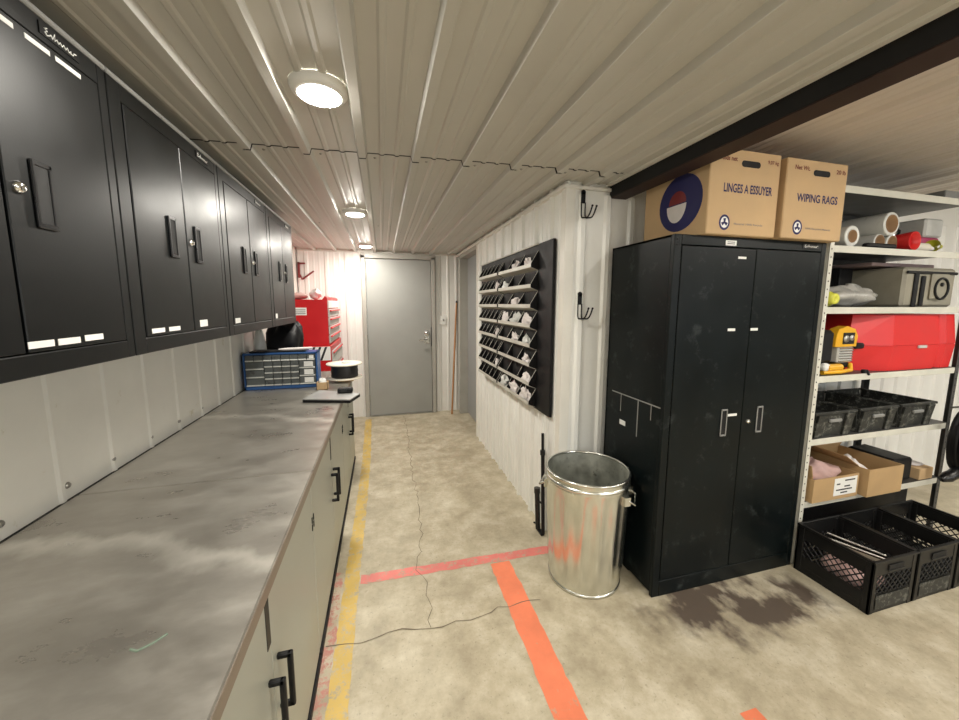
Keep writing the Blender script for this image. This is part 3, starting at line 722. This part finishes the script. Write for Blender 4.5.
can()

# ------------------------------------------------------------------ tall cabinet
KX0, KX1, KY0, KY1, KZ = 1.297, 2.254, 1.42, 1.885, 1.822
def tall():
    t = thing('storage_cabinet', (KX0, KY0, 0), 'tall black two-door steel storage cabinet carrying two cardboard boxes', 'cabinet')
    mb = box((KX0, KY0 + .02, .02), (KX0 + .012, KY1, KZ), .003).box((KX1 - .012, KY0 + .02, .02), (KX1, KY1, KZ), .003).box((KX0, KY0 + .02, KZ - .014), (KX1, KY1, KZ), .003).box((KX0, KY1 - .012, .02), (KX1, KY1, KZ))
    mb.box((KX0, KY0, .0), (KX0 + .042, KY0 + .022, KZ), .003).box((KX1 - .034, KY0, .0), (KX1, KY0 + .022, KZ), .003).box((KX0 + .042, KY0, KZ - .046), (KX1 - .034, KY0 + .022, KZ), .002).box((KX0 + .042, KY0, .0), (KX1 - .034, KY0 + .022, .085), .002)
    mb.box((KX0 + .012, KY0 + .022, .05), (KX1 - .012, KY1 - .012, .06)).box((KX0 + .012, KY0 + .2, .0), (KX1 - .012, KY1 - .02, .02))
    mb.build('body', 'tall_black', t)
    mb = MB()   # raised strap and seams on the left flank
    mb.box((KX0 - .0016, KY0 + .02, .997), (KX0, KY1 - .06, 1.003)).box((KX0 - .0016, 1.596, .80), (KX0, 1.602, .997)).box((KX0 - .0016, 1.50, .92), (KX0, 1.504, .997)).box((KX0 - .0016, 1.74, .90), (KX0, 1.744, .997))
    mb.build('side_seam', 'grey', t)
    box((KX0 - .0014, 1.695, .825), (KX0, 1.745, .852)).build('label_sticker', 'label', t)
    xm = 1.785
    for a, b, s in ((KX0 + .045, xm - .002, 0), (xm + .002, KX1 - .037, 1)):
        d = box((a, KY0 - .001, .090), (b, KY0 + .016, KZ - .050), .002).build('door', 'tall_black', t)
        hx = 1.647 if s == 0 else 1.882; w = .040; z0, z1 = .832, .975; y = KY0 - .001
        hb = MB().box((hx, y - .006, z0), (hx + .006, y, z1), .002).box((hx + w - .006, y - .006, z0), (hx + w, y, z1), .002).box((hx, y - .006, z0), (hx + w, y, z0 + .009), .002).box((hx, y - .006, z1 - .009), (hx + w, y, z1), .002).build('handle', 'grey', d, 'worn grey pull frame')
        box((hx + .006, y - .001, z0 + .009), (hx + w - .006, y, z1 - .009)).build('recess', 'void', hb)
        if s: MB().lathe([(0, -.012), (.008, -.012), (.011, -.008), (.012, 0)], (1.825, y, .899), 'y', 16).build('lock', 'chrome', d)
        else:
            box((1.690, y - .003, .935), (1.748, y, .947)).build('strip_label', 'label', d)
            box((1.672, y - .0012, 1.722), (1.722, y, 1.733)).build('label_sticker', 'label', d)
        a2 = 1.645 if s == 0 else 1.79
        box((a2, y - .0012, 1.372), (a2 + .046, y, 1.385)).build('label_sticker', 'label', d)
    lb = box((1.590, KY0 - .0012, 1.782), (1.655, KY0, 1.806)).build('label_sticker', 'label', t)
    for zz in (1.789, 1.797): box((1.60, KY0 - .0018, zz), (1.645, KY0 - .0012, zz + .003)).build('printed_line', 'ink', lb)
    bd = box((2.085, KY0 - .0025, 1.788), (2.195, KY0, 1.812)).build('badge', 'handle_black', t)
    script_mark((2.094, KY0 - .0027, 1.793), (1, 0, 0), .092, .015, bd)
    for z in (1.800, 1.775): MB().lathe([(0, -.001), (.006, -.001), (.006, 0)], (1.313, KY0, z), 'y', 10).build('rivet', 'void', t)
tall()
# rag boxes
def rag_box(x0, x1, y0, y1, z0, z1, texts, label, side):
    t = thing('cardboard_box', (x0, y0, z0), label, 'box', 'rag boxes on the tall cabinet')
    body = box((x0, y0, z0), (x1, y1, z1), .004).build('carton', 'card', t)
    w = x1 - x0; hgt = z1 - z0; y = y0
    cx = x0 + w * .56
    mb = MB(); r = .014
    mb.add([(cx + sx * .042 + r * cos(a), y - .0008, z0 + hgt * .845 + r * sin(a)) for sx, a in [(1, R(q)) for q in range(-90, 91, 20)] + [(-1, R(q)) for q in range(90, 271, 20)]], [tuple(range(20))])
    mb.build('hand_hole', 'void', body)
    big, tl, tr, sub = texts
    lettering(big[0], (x0 + w * big[1], y, z0 + hgt * big[3]), (1, 0, 0), (0, 0, 1), w * big[2], hgt * .105, 'navy', body)
    lettering(tl, (x0 + w * .12, y, z0 + hgt * .862), (1, 0, 0), (0, 0, 1), w * .24, hgt * .056, 'red_print', body)
    lettering(tr, (x0 + w * .80, y, z0 + hgt * .862), (1, 0, 0), (0, 0, 1), w * .16, hgt * .056, 'red_print', body)
    lettering(sub, (x0 + w * .38, y, z0 + hgt * .118), (1, 0, 0), (0, 0, 1), w * .42, hgt * .032, 'pale_print', body)
    c = (x0 + w * .245, z0 + hgt * .145)
    e = MB(); e.cur = 0; e.disc((c[0], y - .0006, c[1]), .031, 'y', 28, .035); e.cur = 1; e.disc((c[0], y - .0010, c[1]), .022, 'y', 28, .025); e.cur = 0
    for q in (0, 120, 240):
        a = R(q + 90); d = Vector((cos(a), 0, sin(a))); n = Vector((-d.z, 0, d.x)); o_ = Vector((c[0], y - .0014, c[1]))
        e.add([o_ + n * .004, o_ - n * .004, o_ + d * .018 - n * .008, o_ + d * .018 + n * .008], [(0, 1, 2, 3)])
    e.build('emblem', ['navy', 'label'], body)
    if side:
        X = x0; cy, cz = y0 + .165, z0 + hgt * .46
        e = MB(); e.cur = 0
        def ell(dx, cy, cz, ry, rz, tilt=0., a0=0, a1=360, n=36):
            return [(X - dx, cy + ry * cos(R(a)) * cos(tilt) - rz * sin(R(a)) * sin(tilt), cz + ry * cos(R(a)) * sin(tilt) + rz * sin(R(a)) * cos(tilt)) for a in [a0 + (a1 - a0) * k / n for k in range(n + (a1 - a0 < 360))]]
        P = ell(.0006, cy, cz, .135, .135); e.add(P, [tuple(range(len(P)))])
        e.cur = 1; P = ell(.0010, cy + .02, cz - .005, .062, .085, 0, 180, 360); e.add(P, [tuple(range(len(P)))])
        e.cur = 2; P = ell(.0010, cy + .015, cz + .0, .055, .06, 0, 0, 180); e.add(P, [tuple(range(len(P)))])
        e.build('oval_emblem', ['navy', 'paper', 'red_dull'], body)
    return t
rag_box(1.432, 1.842, 1.385, 1.80, KZ + .001, 2.200, (('LINGES A ESSUYER', .20, .70, .50), 'Poids net', '9,07 kg', 'Materiel 100% Recycle'), 'cardboard box of rags with blue French lettering, beside the partition', True)
rag_box(1.866, 2.266, 1.372, 1.785, KZ + .001, 2.192, (('WIPING RAGS', .19, .68, .47), 'Net Wt.', '20 lb', '100% Recycled Material'), 'cardboard box with the English words WIPING RAGS, above the cabinet badge', False)

# ------------------------------------------------------------------ shelving rack and its load
RX0, RX1, RY0, RY1 = 2.277, 3.53, 1.42, 1.875
SZ = [2.120, 1.815, 1.490, 1.110, .748, .375]
def rack():
    t = thing('shelving_rack', (RX0, RY0, 0), 'cream steel shelving rack with six loaded shelves beside the tall cabinet', 'shelving')
    for i, (x, y, sx, sy) in enumerate(((RX0, RY0, 1, 1), (RX1, RY0, -1, 1), (RX0, RY1, 1, -1), (RX1, RY1, -1, -1))):
        mb = MB(); a = .032
        mb.box((x, y, 0), (x + sx * a, y + sy * .002, 2.15)).box((x, y, 0), (x + sx * .002, y + sy * a, 2.15))
        mb.cur = 1
        if i < 2:
            for k in range(50): mb.disc((x + sx * .016, y - .0006, .03 + k * .042), .0045, 'y', 8)
        mb.build('post', ['rack' if i in (0,) else 'rack_dark', 'void'], t)  # end and rear posts: the dark colour carries the shade on them
    for z in SZ:
        mb = MB(); mb.cur = 1; mb.box((RX0 + .003, RY0 + .0065, z - .004), (RX1 - .003, RY1 - .003, z)); mb.cur = 0; mb.box((RX0 + .033, RY0 + .0025, z - .036), (RX1 - .033, RY0 + .006, z), .001); mb.cur = 1
        mb.box((RX0 + .033, RY1 - .006, z - .036), (RX1 - .033, RY1 - .003, z))
        mb.build('shelf', ['rack', 'rack_dark'], t)
rack()
def roll(x, y0, y1, z, r, rc, label, name='film_roll', m='film'):
    t = thing(name, (x, y0, z - r), label, 'roll', 'rolls on the upper shelf')
    mb = MB().lathe([(r, y0 + .004), (r, y1 - .004), (r - .003, y1), (rc, y1), (rc, y0), (r - .003, y0), (r, y0 + .004)], (x, 0, z), 'y', 36); mb.build('film', m, t)
    MB().lathe([(rc - .0003, y1 + .002), (rc - .0003, y0 - .002), (rc - .006, y0 - .002), (rc - .006, y1 + .002)], (x, 0, z), 'y', 30, closed=True).build('core', 'tube', t)
S2 = SZ[1] + .001
roll(2.477, 1.445, 1.83, S2 + .056, .056, .034, 'thick pale film roll lying on the shelf beside the rag box')
roll(2.780, 1.49, 1.85, S2 + .046, .046, .040, 'narrow tube roll under the large pale film roll, beside the thick roll')
roll(2.886, 1.49, 1.85, S2 + .046, .046, .040, 'narrow tube roll with white end, beside the red cup')
roll(2.833, 1.475, 1.84, S2 + .148, .065, .050, 'large pale film roll stacked on the two narrow tubes')
tag(MB().box((2.585, 1.43, S2), (2.82, 1.465, S2 + .026), .008).build('pry_bar', 'matte_black'), 'short black bar lying along the shelf edge before the narrow tubes', 'bar')
def cup():
    x, z = 2.980, S2 + .054
    t = thing('red_cup', (x, 1.44, S2), 'red plastic cup lying open end out on the shelf beside the tubes', 'cup')
    MB().lathe([(.040, 1.56), (.0, 1.56)], (x, 0, z), 'y', 28).lathe([(.053, 1.44), (.050, 1.44), (.046, 1.50), (.040, 1.555), (.040, 1.56), (.046, 1.52), (.054, 1.445), (.053, 1.44)], (x, 0, z), 'y', 28).build('cup_wall', 'red_pl', t)
    MB().lathe([(.0, 1.475), (.0475, 1.475)], (x, 0, z), 'y', 28).build('bottom', 'red', t)
cup()
t = thing('sealant_tube', (3.05, 1.47, S2), 'cream tube lying between the red cup and the yellow funnel', 'tube')
MB().tube([(3.07, 1.50, S2 + .030), (3.16, 1.475, S2 + .026)], [.030, .026], 14).build('body', 'spool', t)
MB().tube([(3.16, 1.475, S2 + .026), (3.20, 1.463, S2 + .018)], [.022, .008], 12).build('nozzle', 'paper', t)
t = thing('funnel', (3.24, 1.46, S2), 'small yellow funnel lying on the shelf under the magenta bar', 'funnel')
MB().lathe([(.036, .0), (.034, .002), (.012, .05), (.010, .075), (.013, .075), (.016, .048), (.038, .0)], (3.21, 1.475, S2 + .038), 'x', 22).build('cone', 'lime', t)
t = thing('air_regulator', (3.20, 1.66, S2), 'chrome and black air regulator standing behind the cream tube', 'regulator')
MB().lathe([(0, 0), (.032, 0), (.034, .02), (.022, .03), (.018, .13), (.026, .15), (.0, .165)], (3.20, 1.66, S2), 'z', 22).build('column', 'chrome', t)
MB().box((3.13, 1.65, S2 + .14), (3.27, 1.68, S2 + .175), .008).lathe([(.0, .21), (.03, .205), (.034, .17), (.0, .165)], (3.19, 1.66, S2), 'z', 18).build('handwheel', 'matte_black', t)
t = thing('spirit_level', (3.27, 1.56, S2), 'magenta bar standing on the shelf with a grey tray on it', 'bar')
MB().box((3.235, 1.56, S2), (3.455, 1.60, S2 + .11), .006).build('bar', 'pink', t)
tag(MB().box((3.29, 1.55, S2 + .111), (3.46, 1.70, S2 + .225), .010).build('parts_box', 'lgrey'), 'pale grey plastic box on the magenta bar', 'box')
tag(MB().box((3.32, 1.50, SZ[0] + .001), (3.455, 1.70, SZ[0] + .075), .004).build('carton', 'grey'), 'small grey carton on the topmost shelf under the bay ceiling', 'carton')
# third shelf
S3 = SZ[2] + .001
tag(MB().blob((2.64, 1.545, S3), (.215, .085, .062), 44, 22, .30, 21).build('plastic_bag', 'crumple'), 'crumpled clear grey plastic bag on the shelf above the red case', 'bag')
t = thing('spray_bottle', (2.345, 1.44, S3), 'white bottle with yellow-green cap lying before the plastic bag', 'bottle')
MB().lathe([(.0, .10), (.040, .10), (.044, .02), (.040, .0)], (2.385, 1.455, S3 + .044), 'y', 22).build('body', 'label', t)
MB().lathe([(.040, .0), (.030, -.012), (.028, -.03), (.012, -.03), (.010, -.01), (0, -.01)], (2.375, 1.455, S3 + .044), 'y', 22).build('cap', 'lime', t)
t = thing('black_case', (2.80, 1.66, S3), 'black hard case standing behind the plastic bag', 'case')
MB().box((2.84, 1.70, S3), (2.965, 1.86, S3 + .245), .008).box((2.832, 1.692, S3 + .13), (2.846, 1.712, S3 + .245), .003).build('shell', 'matte_black', t)
t = thing('tool_case', (3.0, 1.45, S3), 'tan and black tool case with big round latch, above the red case', 'case')
MB().box((2.985, 1.462, S3), (3.455, 1.84, S3 + .235), .014).build('shell', 'tan', t)
MB().box((3.06, 1.452, S3), (3.095, 1.463, S3 + .20), .004).box((3.125, 1.450, S3 + .005), (3.155, 1.463, S3 + .185), .004).box((2.988, 1.452, S3 + .195), (3.452, 1.463, S3 + .212), .004).build('rib', 'matte_black', t)
lt = MB().box((3.21, 1.446, S3 + .045), (3.37, 1.463, S3 + .20), .012).build('latch', 'tan', t)
MB().tube([(3.29 + .062 * cos(a), 1.443, S3 + .11 + .062 * sin(a)) for a in [R(360 * q / 20) for q in range(21)]], .007, 8).build('latch_ring', 'matte_black', lt)
MB().lathe([(0, 1.438), (.012, 1.438), (.012, 1.447)], (3.29, 0, S3 + .135), 'y', 12).build('latch_pin', 'matte_black', lt)
tag(MB().box((2.87, 1.56, S3 + .247), (3.45, 1.82, S3 + .268), .003).build('folded_board', 'pink_grey'), 'flat pinkish board laid over the black and tan cases', 'board')
# fourth shelf
S4 = SZ[3] + .001
def power_tool():
    t = thing('power_tool', (2.34, 1.44, S4), 'yellow and black power tool standing beside the red case', 'power tool')
    x0 = 2.40
    MB().box((2.345, 1.50, S4 + .012), (2.545, 1.75, S4 + .245), .03).box((2.332, 1.450, S4 + .062), (2.452, 1.60, S4 + .250), .018).build('housing', 'matte_black', t)
    b = MB().prism([(2.458, 1.452, S4 + .155), (2.625, 1.452, S4 + .155), (2.632, 1.452, S4 + .215), (2.605, 1.452, S4 + .255), (2.54, 1.452, S4 + .272), (2.475, 1.452, S4 + .255), (2.462, 1.452, S4 + .22)], (0, .045, 0)).build('guard', 'yellow', t)
    MB().box((2.512, 1.448, S4 + .170), (2.602, 1.453, S4 + .235), .004).build('opening', 'void', b)
    MB().lathe([(0, -.006), (.020, -.004), (.022, .004)], (2.535, 1.449, S4 + .20), 'y', 14).lathe([(0, -.006), (.016, -.004), (.018, .004)], (2.578, 1.449, S4 + .205), 'y', 14).build('gear', 'steel', b)
    MB().box((2.505, 1.462, S4 + .062), (2.625, 1.55, S4 + .155), .006).build('motor', 'lgrey', t)
    for i in range(6): MB().box((2.512, 1.455, S4 + .068 + i * .0145), (2.618, 1.462, S4 + .075 + i * .0145), .002).build('fin', 'chrome', t)
    MB().box((2.52, 1.47, S4 + .03), (2.615, 1.55, S4 + .062), .004).build('switch_box', 'matte_black', t)
    MB().tube([(2.40, 1.45, S4 + .040), (2.51, 1.45, S4 + .040)], .020, 12).tube([(2.38, 1.452, S4 + .012), (2.50, 1.445, S4 + .012), (2.60, 1.45, S4 + .018), (2.625, 1.47, S4 + .05)], .012, 10).build('base_frame', 'yellow', t)
    MB().lathe([(0, -.012), (.020, -.010), (.024, .0), (.022, .014)], (2.392, 1.446, S4 + .044), 'y', 18).build('knob', 'label', t)
power_tool()
def red_case():
    t = thing('red_case', (2.66, 1.45, S4), 'long red plastic tool case filling the shelf beside the yellow power tool', 'case')
    def shell(z0, z1, i0, i1, nm):
        mb = MB()
        def ring(z, k): return [(2.665 + k * 2.6, 1.455 + .40, z), (2.665 + k * 2.6, 1.455 + .06 + k, z), (2.90 + k, 1.432 + k, z), (3.325 - k, 1.432 + k, z), (3.345 - k, 1.452 + k, z), (3.372, 1.452 + k, z), (3.392, 1.432 + k, z), (3.482 - k * .3, 1.432 + k, z), (3.482 - k * .3, 1.455 + .40, z)]
        a, b = ring(z0, i0), ring(z1, i1); n = len(a)
        mb.add(a + b, [tuple(range(n))[::-1], tuple(range(n, 2 * n))] + [(q, (q + 1) % n, n + (q + 1) % n, n + q) for q in range(n)])
        return mb.build(nm, 'red_pl', t)
    shell(S4, S4 + .150, .012, 0., 'lower_shell'); up = shell(S4 + .154, S4 + .335, 0., .02, 'lid')
    shell(S4 + .1502, S4 + .1538, .004, .004, 'seam')
    for x in (3.12,): MB().box((x, 1.422, S4 + .132), (x + .075, 1.432, S4 + .150), .003).build('catch', 'lgrey', up)
    MB().box((2.665, 1.470, S4 + .135), (2.735, 1.512, S4 + .17), .008).build('grip', 'matte_black', t)
red_case()
tag(MB().box((2.665, 1.42, S4), (2.69, 1.44, S4 + .022), .004).tube([(2.69, 1.425, S4 + .02), (2.70, 1.416, S4 - .01)], .006, 8).build('spring_clip', 'matte_black'), 'small black clip on the shelf edge below the red case', 'clip')
# fifth shelf: totes
S5 = SZ[4] + .001
def tote(x0, label, label_mat='tote'):
    w, d, h = .335, .385, .145; y0 = 1.432
    t = thing('storage_tote', (x0, y0, S5), label, 'tote', 'dark open totes on one shelf')
    mb = MB(); th = .006; k = .014
    def wall(p, q, n):  # p,q: bottom ends; leaning out
        p, q, n = Vector(p), Vector(q), Vector(n); up = Vector((0, 0, h))
        mb.prism([p, q, q + n * k + up, p + n * k + up], n * -th)
    wall((x0 + k, y0 + k, S5), (x0 + w - k, y0 + k, S5), (0, -1, 0)); wall((x0 + k, y0 + d - k, S5), (x0 + w - k, y0 + d - k, S5), (0, 1, 0))
    wall((x0 + k, y0 + k, S5), (x0 + k, y0 + d - k, S5), (-1, 0, 0)); wall((x0 + w - k, y0 + k, S5), (x0 + w - k, y0 + d - k, S5), (1, 0, 0))
    mb.box((x0 + k, y0 + k, S5), (x0 + w - k, y0 + d - k, S5 + .005)); mb.build('body', 'tote', t)
    r = MB().box((x0 - .001, y0 - .008, S5 + h - .012), (x0 + w + .001, y0 + .010, S5 + h + .004), .003).box((x0 - .001, y0 + d - .010, S5 + h - .012), (x0 + w + .001, y0 + d + .004, S5 + h + .004), .003).box((x0 - .001, y0, S5 + h - .012), (x0 + .010, y0 + d, S5 + h + .004), .003).box((x0 + w - .010, y0, S5 + h - .012), (x0 + w + .001, y0 + d, S5 + h + .004), .003)
    r.build('rim', 'tote', t)
    for a in (.02, .245): MB().prism([(x0 + a, y0 + k + .001, S5), (x0 + a + .06, y0 + k + .001, S5), (x0 + a + .06, y0 - .003, S5 + h - .012), (x0 + a, y0 - .003, S5 + h - .012)], (0, -.010, 0)).build('corner_rib', 'tote', t)
    MB().box((x0 + .12, y0 - .008, S5 + .085), (x0 + .215, y0 + .006, S5 + .104), .004).build('grip', 'grey', t)
    return t
tote(2.330, 'dark open tote on the shelf under the power tool, beside the tall cabinet')
tote(2.690, 'dark open tote between the two others on the shelf under the red case')
tote(3.050, 'dark open tote at the hose end of the shelf under the red case')
tag(MB().box((2.45, 1.50, S5 + .008), (2.60, 1.75, S5 + .11), .02).build('oil_filter_box', 'void'), 'dark block inside the tote under the power tool', 'block')
# sixth shelf: open cartons
S6 = SZ[5] + .001
def carton(x0, x1, y0, y1, h, flaps, label, sticker=None):
    t = thing('open_carton', (x0, y0, S6), label, 'carton', 'open cartons on the low shelf')
    th = .004; mb = MB(); z = S6
    mb.box((x0, y0, z), (x1, y0 + th, z + h)).box((x0, y1 - th, z), (x1, y1, z + h)).box((x0, y0 + th, z), (x0 + th, y1 - th, z + h)).box((x1 - th, y0 + th, z), (x1, y1 - th, z + h)).box((x0 + th, y0 + th, z), (x1 - th, y1 - th, z + th))
    bd = mb.build('carton', 'card2', t)
    for p, q, v in flaps:
        p, q, v = Vector(p), Vector(q), Vector(v); n = (q - p).cross(v).normalized() * .003
        MB().prism([p, q, q + v, p + v], n).build('flap', 'card2', t)
    if sticker:
        a, b = sticker; st = box((a, y0 - .0012, z + .022), (b, y0 - .0002, z + h - .012)).build('label_sticker', 'label', bd)
        for q, (u0, u1) in enumerate(((.45, .9), (.1, .25), (.45, .7), (.1, .8), (.3, .6))): box((a + (b - a) * u0, y0 - .0018, z + h - .034 - q * .018), (a + (b - a) * u1, y0 - .0012, z + h - .026 - q * .018)).build('printed_line', 'ink', st)
    return t
carton(2.335, 2.700, 1.400, 1.72, .140, [((2.34, 1.716, S6 + .140), (2.695, 1.716, S6 + .140), (.03, .04, .150)), ((2.338, 1.41, S6 + .140), (2.338, 1.71, S6 + .140), (-.02, 0, .08))], 'low open carton with a white label, beside the rack post', (2.50, 2.685))
tag(MB().blob((2.56, 1.56, S6 + .006), (.115, .12, .082), 30, 16, .25, 33).build('packing_paper', 'rag'), 'pinkish packing paper sticking out of the labelled carton', 'paper')
carton(2.725, 3.025, 1.368, 1.70, .168, [((2.725, 1.692, S6 + .168), (3.02, 1.692, S6 + .168), (.07, -.02, .130)), ((2.729, 1.42, S6 + .168), (2.729, 1.69, S6 + .168), (-.12, .0, .075))], 'open carton with raised flaps standing out over the low shelf edge')
tag(MB().blob((2.80, 1.50, S6 + .006), (.055, .08, .085), 20, 12, .3, 35).build('packing_paper', 'paper'), 'white packing paper in the carton with raised flaps', 'paper')
tag(MB().box((3.115, 1.45, S6), (3.285, 1.70, S6 + .150), .01).build('battery_box', 'matte_black'), 'dark box between the flapped carton and the small tan carton', 'box')
t = thing('small_carton', (3.32, 1.43, S6), 'small tan carton with torn top at the hose end of the low shelf', 'carton')
MB().box((3.325, 1.428, S6), (3.455, 1.60, S6 + .075), .003).build('carton', 'card', t)
MB().blob((3.39, 1.50, S6 + .0755), (.05, .05, .008), 16, 8, .3, 37).build('torn_top', 'paper', t)
tag(MB().box((2.33, 1.50, 0), (3.40, 1.85, .325), .012).build('dark_filler_block', 'matte_black'), 'added black block darkening the space under the lowest shelf behind the floor crates', 'box')  # added block that makes the space under the lowest shelf read black
# hanging hose
def hose():
    t = thing('air_hose', (3.50, 1.38, .42), 'black hose bundle hanging at the end post of the shelving', 'hose')
    P = []; r = random.Random(3)
    for i in range(150):
        a = 2 * pi * i / 25; q = i / 150
        P.append((3.475 + .085 * cos(a), 1.33 - .03 * q + .02 * sin(a * .5), .66 + (.19 - .02 * sin(3 * q)) * sin(a)))
    MB().tube(P, .017, 8).build('coil', 'matte_black', t)
    MB().tube([(3.44, 1.32, .50), (3.40, 1.32, .46), (3.365, 1.33, .44), (3.335, 1.34, .425)], [.02, .03, .032, .018], 12).build('nozzle', 'handle_black', t)
    MB().tube([(3.520, 1.417, .85), (3.50, 1.37, .87), (3.475, 1.33, .86)], .006, 8).build('hook', 'steel', t)
hose()

# ------------------------------------------------------------------ crates on the floor
def crate(x0, label):
    w, d, h = .318, .335, .278; y0 = 1.062; y1 = y0 + d; x1 = x0 + w
    t = thing('milk_crate', (x0, y0, 0), label, 'crate', 'black crates on the floor before the rack')
    mb = MB(); p = .034; e = .012
    for ax in (0, 1):
        for ay in (0, 1):
            X0 = x0 if ax == 0 else x1 - e; Y0 = y0 if ay == 0 else y1 - e
            mb.box((X0, y0 if ay == 0 else y1 - p, 0), (X0 + e, y0 + p if ay == 0 else y1, h - .012), .002); mb.box((x0 if ax == 0 else x1 - p, Y0, 0), (x0 + p if ax == 0 else x1, Y0 + e, h - .012), .002)
    q = .0022
    for z0, z1 in ((.001, .018), (.030, .040), (.052, .10), (.198, h - .0125)):
        mb.box((x0 + p, y0 + q, z0), (x1 - p, y0 + .008, z1)).box((x0 + p, y1 - .008, z0), (x1 - p, y1 - q, z1)).box((x0 + q, y0 + p, z0), (x0 + .008, y1 - p, z1)).box((x1 - .008, y0 + p, z0), (x1 - q, y1 - p, z1))
    mb.box((x0 + .002, y0 + .002, .004), (x1 - .002, y1 - .002, .010)); mb.box((x0 + p, y0 + .003, .012), (x1 - p, y0 + .006, .099)).box((x0 + .003, y0 + p, .012), (x0 + .006, y1 - p, .099))
    mb.build('body', 'crate', t)
    r = MB()
    r.box((x0 - .003, y0 - .003, h - .012), (x1 + .003, y0 + .010, h), .002).box((x0 - .003, y1 - .010, h - .012), (x1 + .003, y1 + .003, h), .002).box((x0 - .003, y0, h - .012), (x0 + .010, y1, h), .002).box((x1 - .010, y0, h - .012), (x1 + .003, y1, h), .002)
    r.build('rim', 'crate', t)
    def lattice(p, u, L):
        m2 = MB(); p, u = Vector(p), Vector(u); z0, z1 = .100, .198; H_ = z1 - z0; st = .036; k = -3
        while k * st < L + H_:
            for sg in (1, -1):
                a, b = (k * st, k * st + H_) if sg == 1 else (k * st + H_, k * st); pa = [(a, z0), (b, z1)]
                lo, hi = .03, L - .03
                q = []
                for (s_, z_), (s2, z2) in ((pa[0], pa[1]), (pa[1], pa[0])):
                    if s_ < lo and s2 > lo: z_ = z_ + (z2 - z_) * (lo - s_) / (s2 - s_); s_ = lo
                    if s_ > hi and s2 < hi: z_ = z_ + (z2 - z_) * (hi - s_) / (s2 - s_); s_ = hi
                    q.append((s_, z_))
                if all(lo - 1e-6 <= s_ <= hi + 1e-6 for s_, _ in q) and abs(q[0][0] - q[1][0]) > .004: m2.tube([p + u * q[0][0] + Vector((0, 0, q[0][1])), p + u * q[1][0] + Vector((0, 0, q[1][1]))], .0032, 5)
            k += 1
        m2.build('lattice', 'crate', t)
    lattice((x0, y0 + .004, 0), (1, 0, 0), w); lattice((x0, y1 - .004, 0), (1, 0, 0), w); lattice((x0 + .004, y0, 0), (0, 1, 0), d); lattice((x1 - .004, y0, 0), (0, 1, 0), d)
    MB().box((x0 + .105, y0 - .003, .222), (x1 - .105, y0, .245), .001).build('hand_slot', 'void', t)
    MB().box((x0 + .10, y0 - .006, .212), (x1 - .10, y0 - .0005, .221), .002).build('hand_ledge', 'crate', t)
    MB().box((x0 + .04, y0 - .002, .022), (x1 - .04, y0 - .0002, .094)).build('name_panel', 'tote', t)
crate(2.243, 'black lattice crate nearest the tall cabinet, with steel bars inside')
crate(2.568, 'black lattice crate in the middle of the three on the floor')
crate(2.893, 'black lattice crate at the hose end of the three on the floor')
def bar(a, b, r, m, label, name='steel_bar', flat=False):
    mb = MB()
    if flat:
        a, b = Vector(a), Vector(b); d = (b - a).normalized(); u = d.cross(Vector((0, 0, 1))).normalized() * r
        mb.prism([a - u, a + u, b + u, b - u], (0, 0, .006))
    else: mb.tube([a, b], r, 8)
    return tag(mb.build(name, m), label, 'bar')
bar((2.29, 1.35, .215), (2.42, 1.10, .205), .016, 'steel', 'flat grey steel bar across the top of the bar-filled crate', flat=True)
bar((2.34, 1.36, .215), (2.49, 1.12, .195), .005, 'steel', 'thin steel rod in the crate beside the flat grey bar')
bar((2.42, 1.36, .210), (2.53, 1.16, .190), .005, 'steel', 'thin steel rod in the crate closest to its inner wall')
bar((2.60, 1.22, .225), (2.69, 1.09, .215), .005, 'chrome', 'short bright rod leaning in the middle crate', 'bright_rod')
tag(MB().blob((2.40, 1.23, .0105), (.11, .12, .080), 26, 14, .2, 51).build('rag_bundle', 'rag'), 'pinkish rag bundle seen through the crate lattice under the bars', 'rag')
tag(MB().blob((2.74, 1.24, .0105), (.10, .12, .055), 26, 14, .12, 52).build('black_pad', 'matte_black'), 'black pad lying in the middle crate', 'pad')

# ------------------------------------------------------------------ camera, world, view
f, cx, cy, ya, pi_, ro, H = 364.11, 479.5, 348.96, .2605, .1216, .0022, 1.5
fw = Vector((sin(ya), cos(ya), 0)); rt = Vector((cos(ya), -sin(ya), 0)); up = Vector((0, 0, 1))
f2 = fw * cos(pi_) - up * sin(pi_); u2 = up * cos(pi_) + fw * sin(pi_)
r3 = rt * cos(ro) + u2 * sin(ro); u3 = -rt * sin(ro) + u2 * cos(ro)
cam = bpy.data.cameras.new('camera'); co = bpy.data.objects.new('camera', cam); COL.objects.link(co)
co.matrix_world = Matrix(((r3.x, u3.x, -f2.x, 0), (r3.y, u3.y, -f2.y, 0), (r3.z, u3.z, -f2.z, H), (0, 0, 0, 1)))
cam.sensor_fit = 'HORIZONTAL'; cam.sensor_width = 36; cam.lens = 36 * f / 959; cam.shift_y = (cy - 360) / 959; cam.clip_start = .02
scn.camera = co
w = bpy.data.worlds.new('world'); scn.world = w; w.use_nodes = True
w.node_tree.nodes['Background'].inputs['Color'].default_value = (.5, .5, .5, 1); w.node_tree.nodes['Background'].inputs['Strength'].default_value = .02
vs = scn.view_settings; vs.view_transform = 'Standard'; vs.look = 'None'; vs.exposure = .12; vs.gamma = 1; vs.use_curve_mapping = False
scn.cycles.use_denoising = True; scn.cycles.max_bounces = 10; scn.cycles.diffuse_bounces = 6; scn.cycles.sample_clamp_indirect = 8
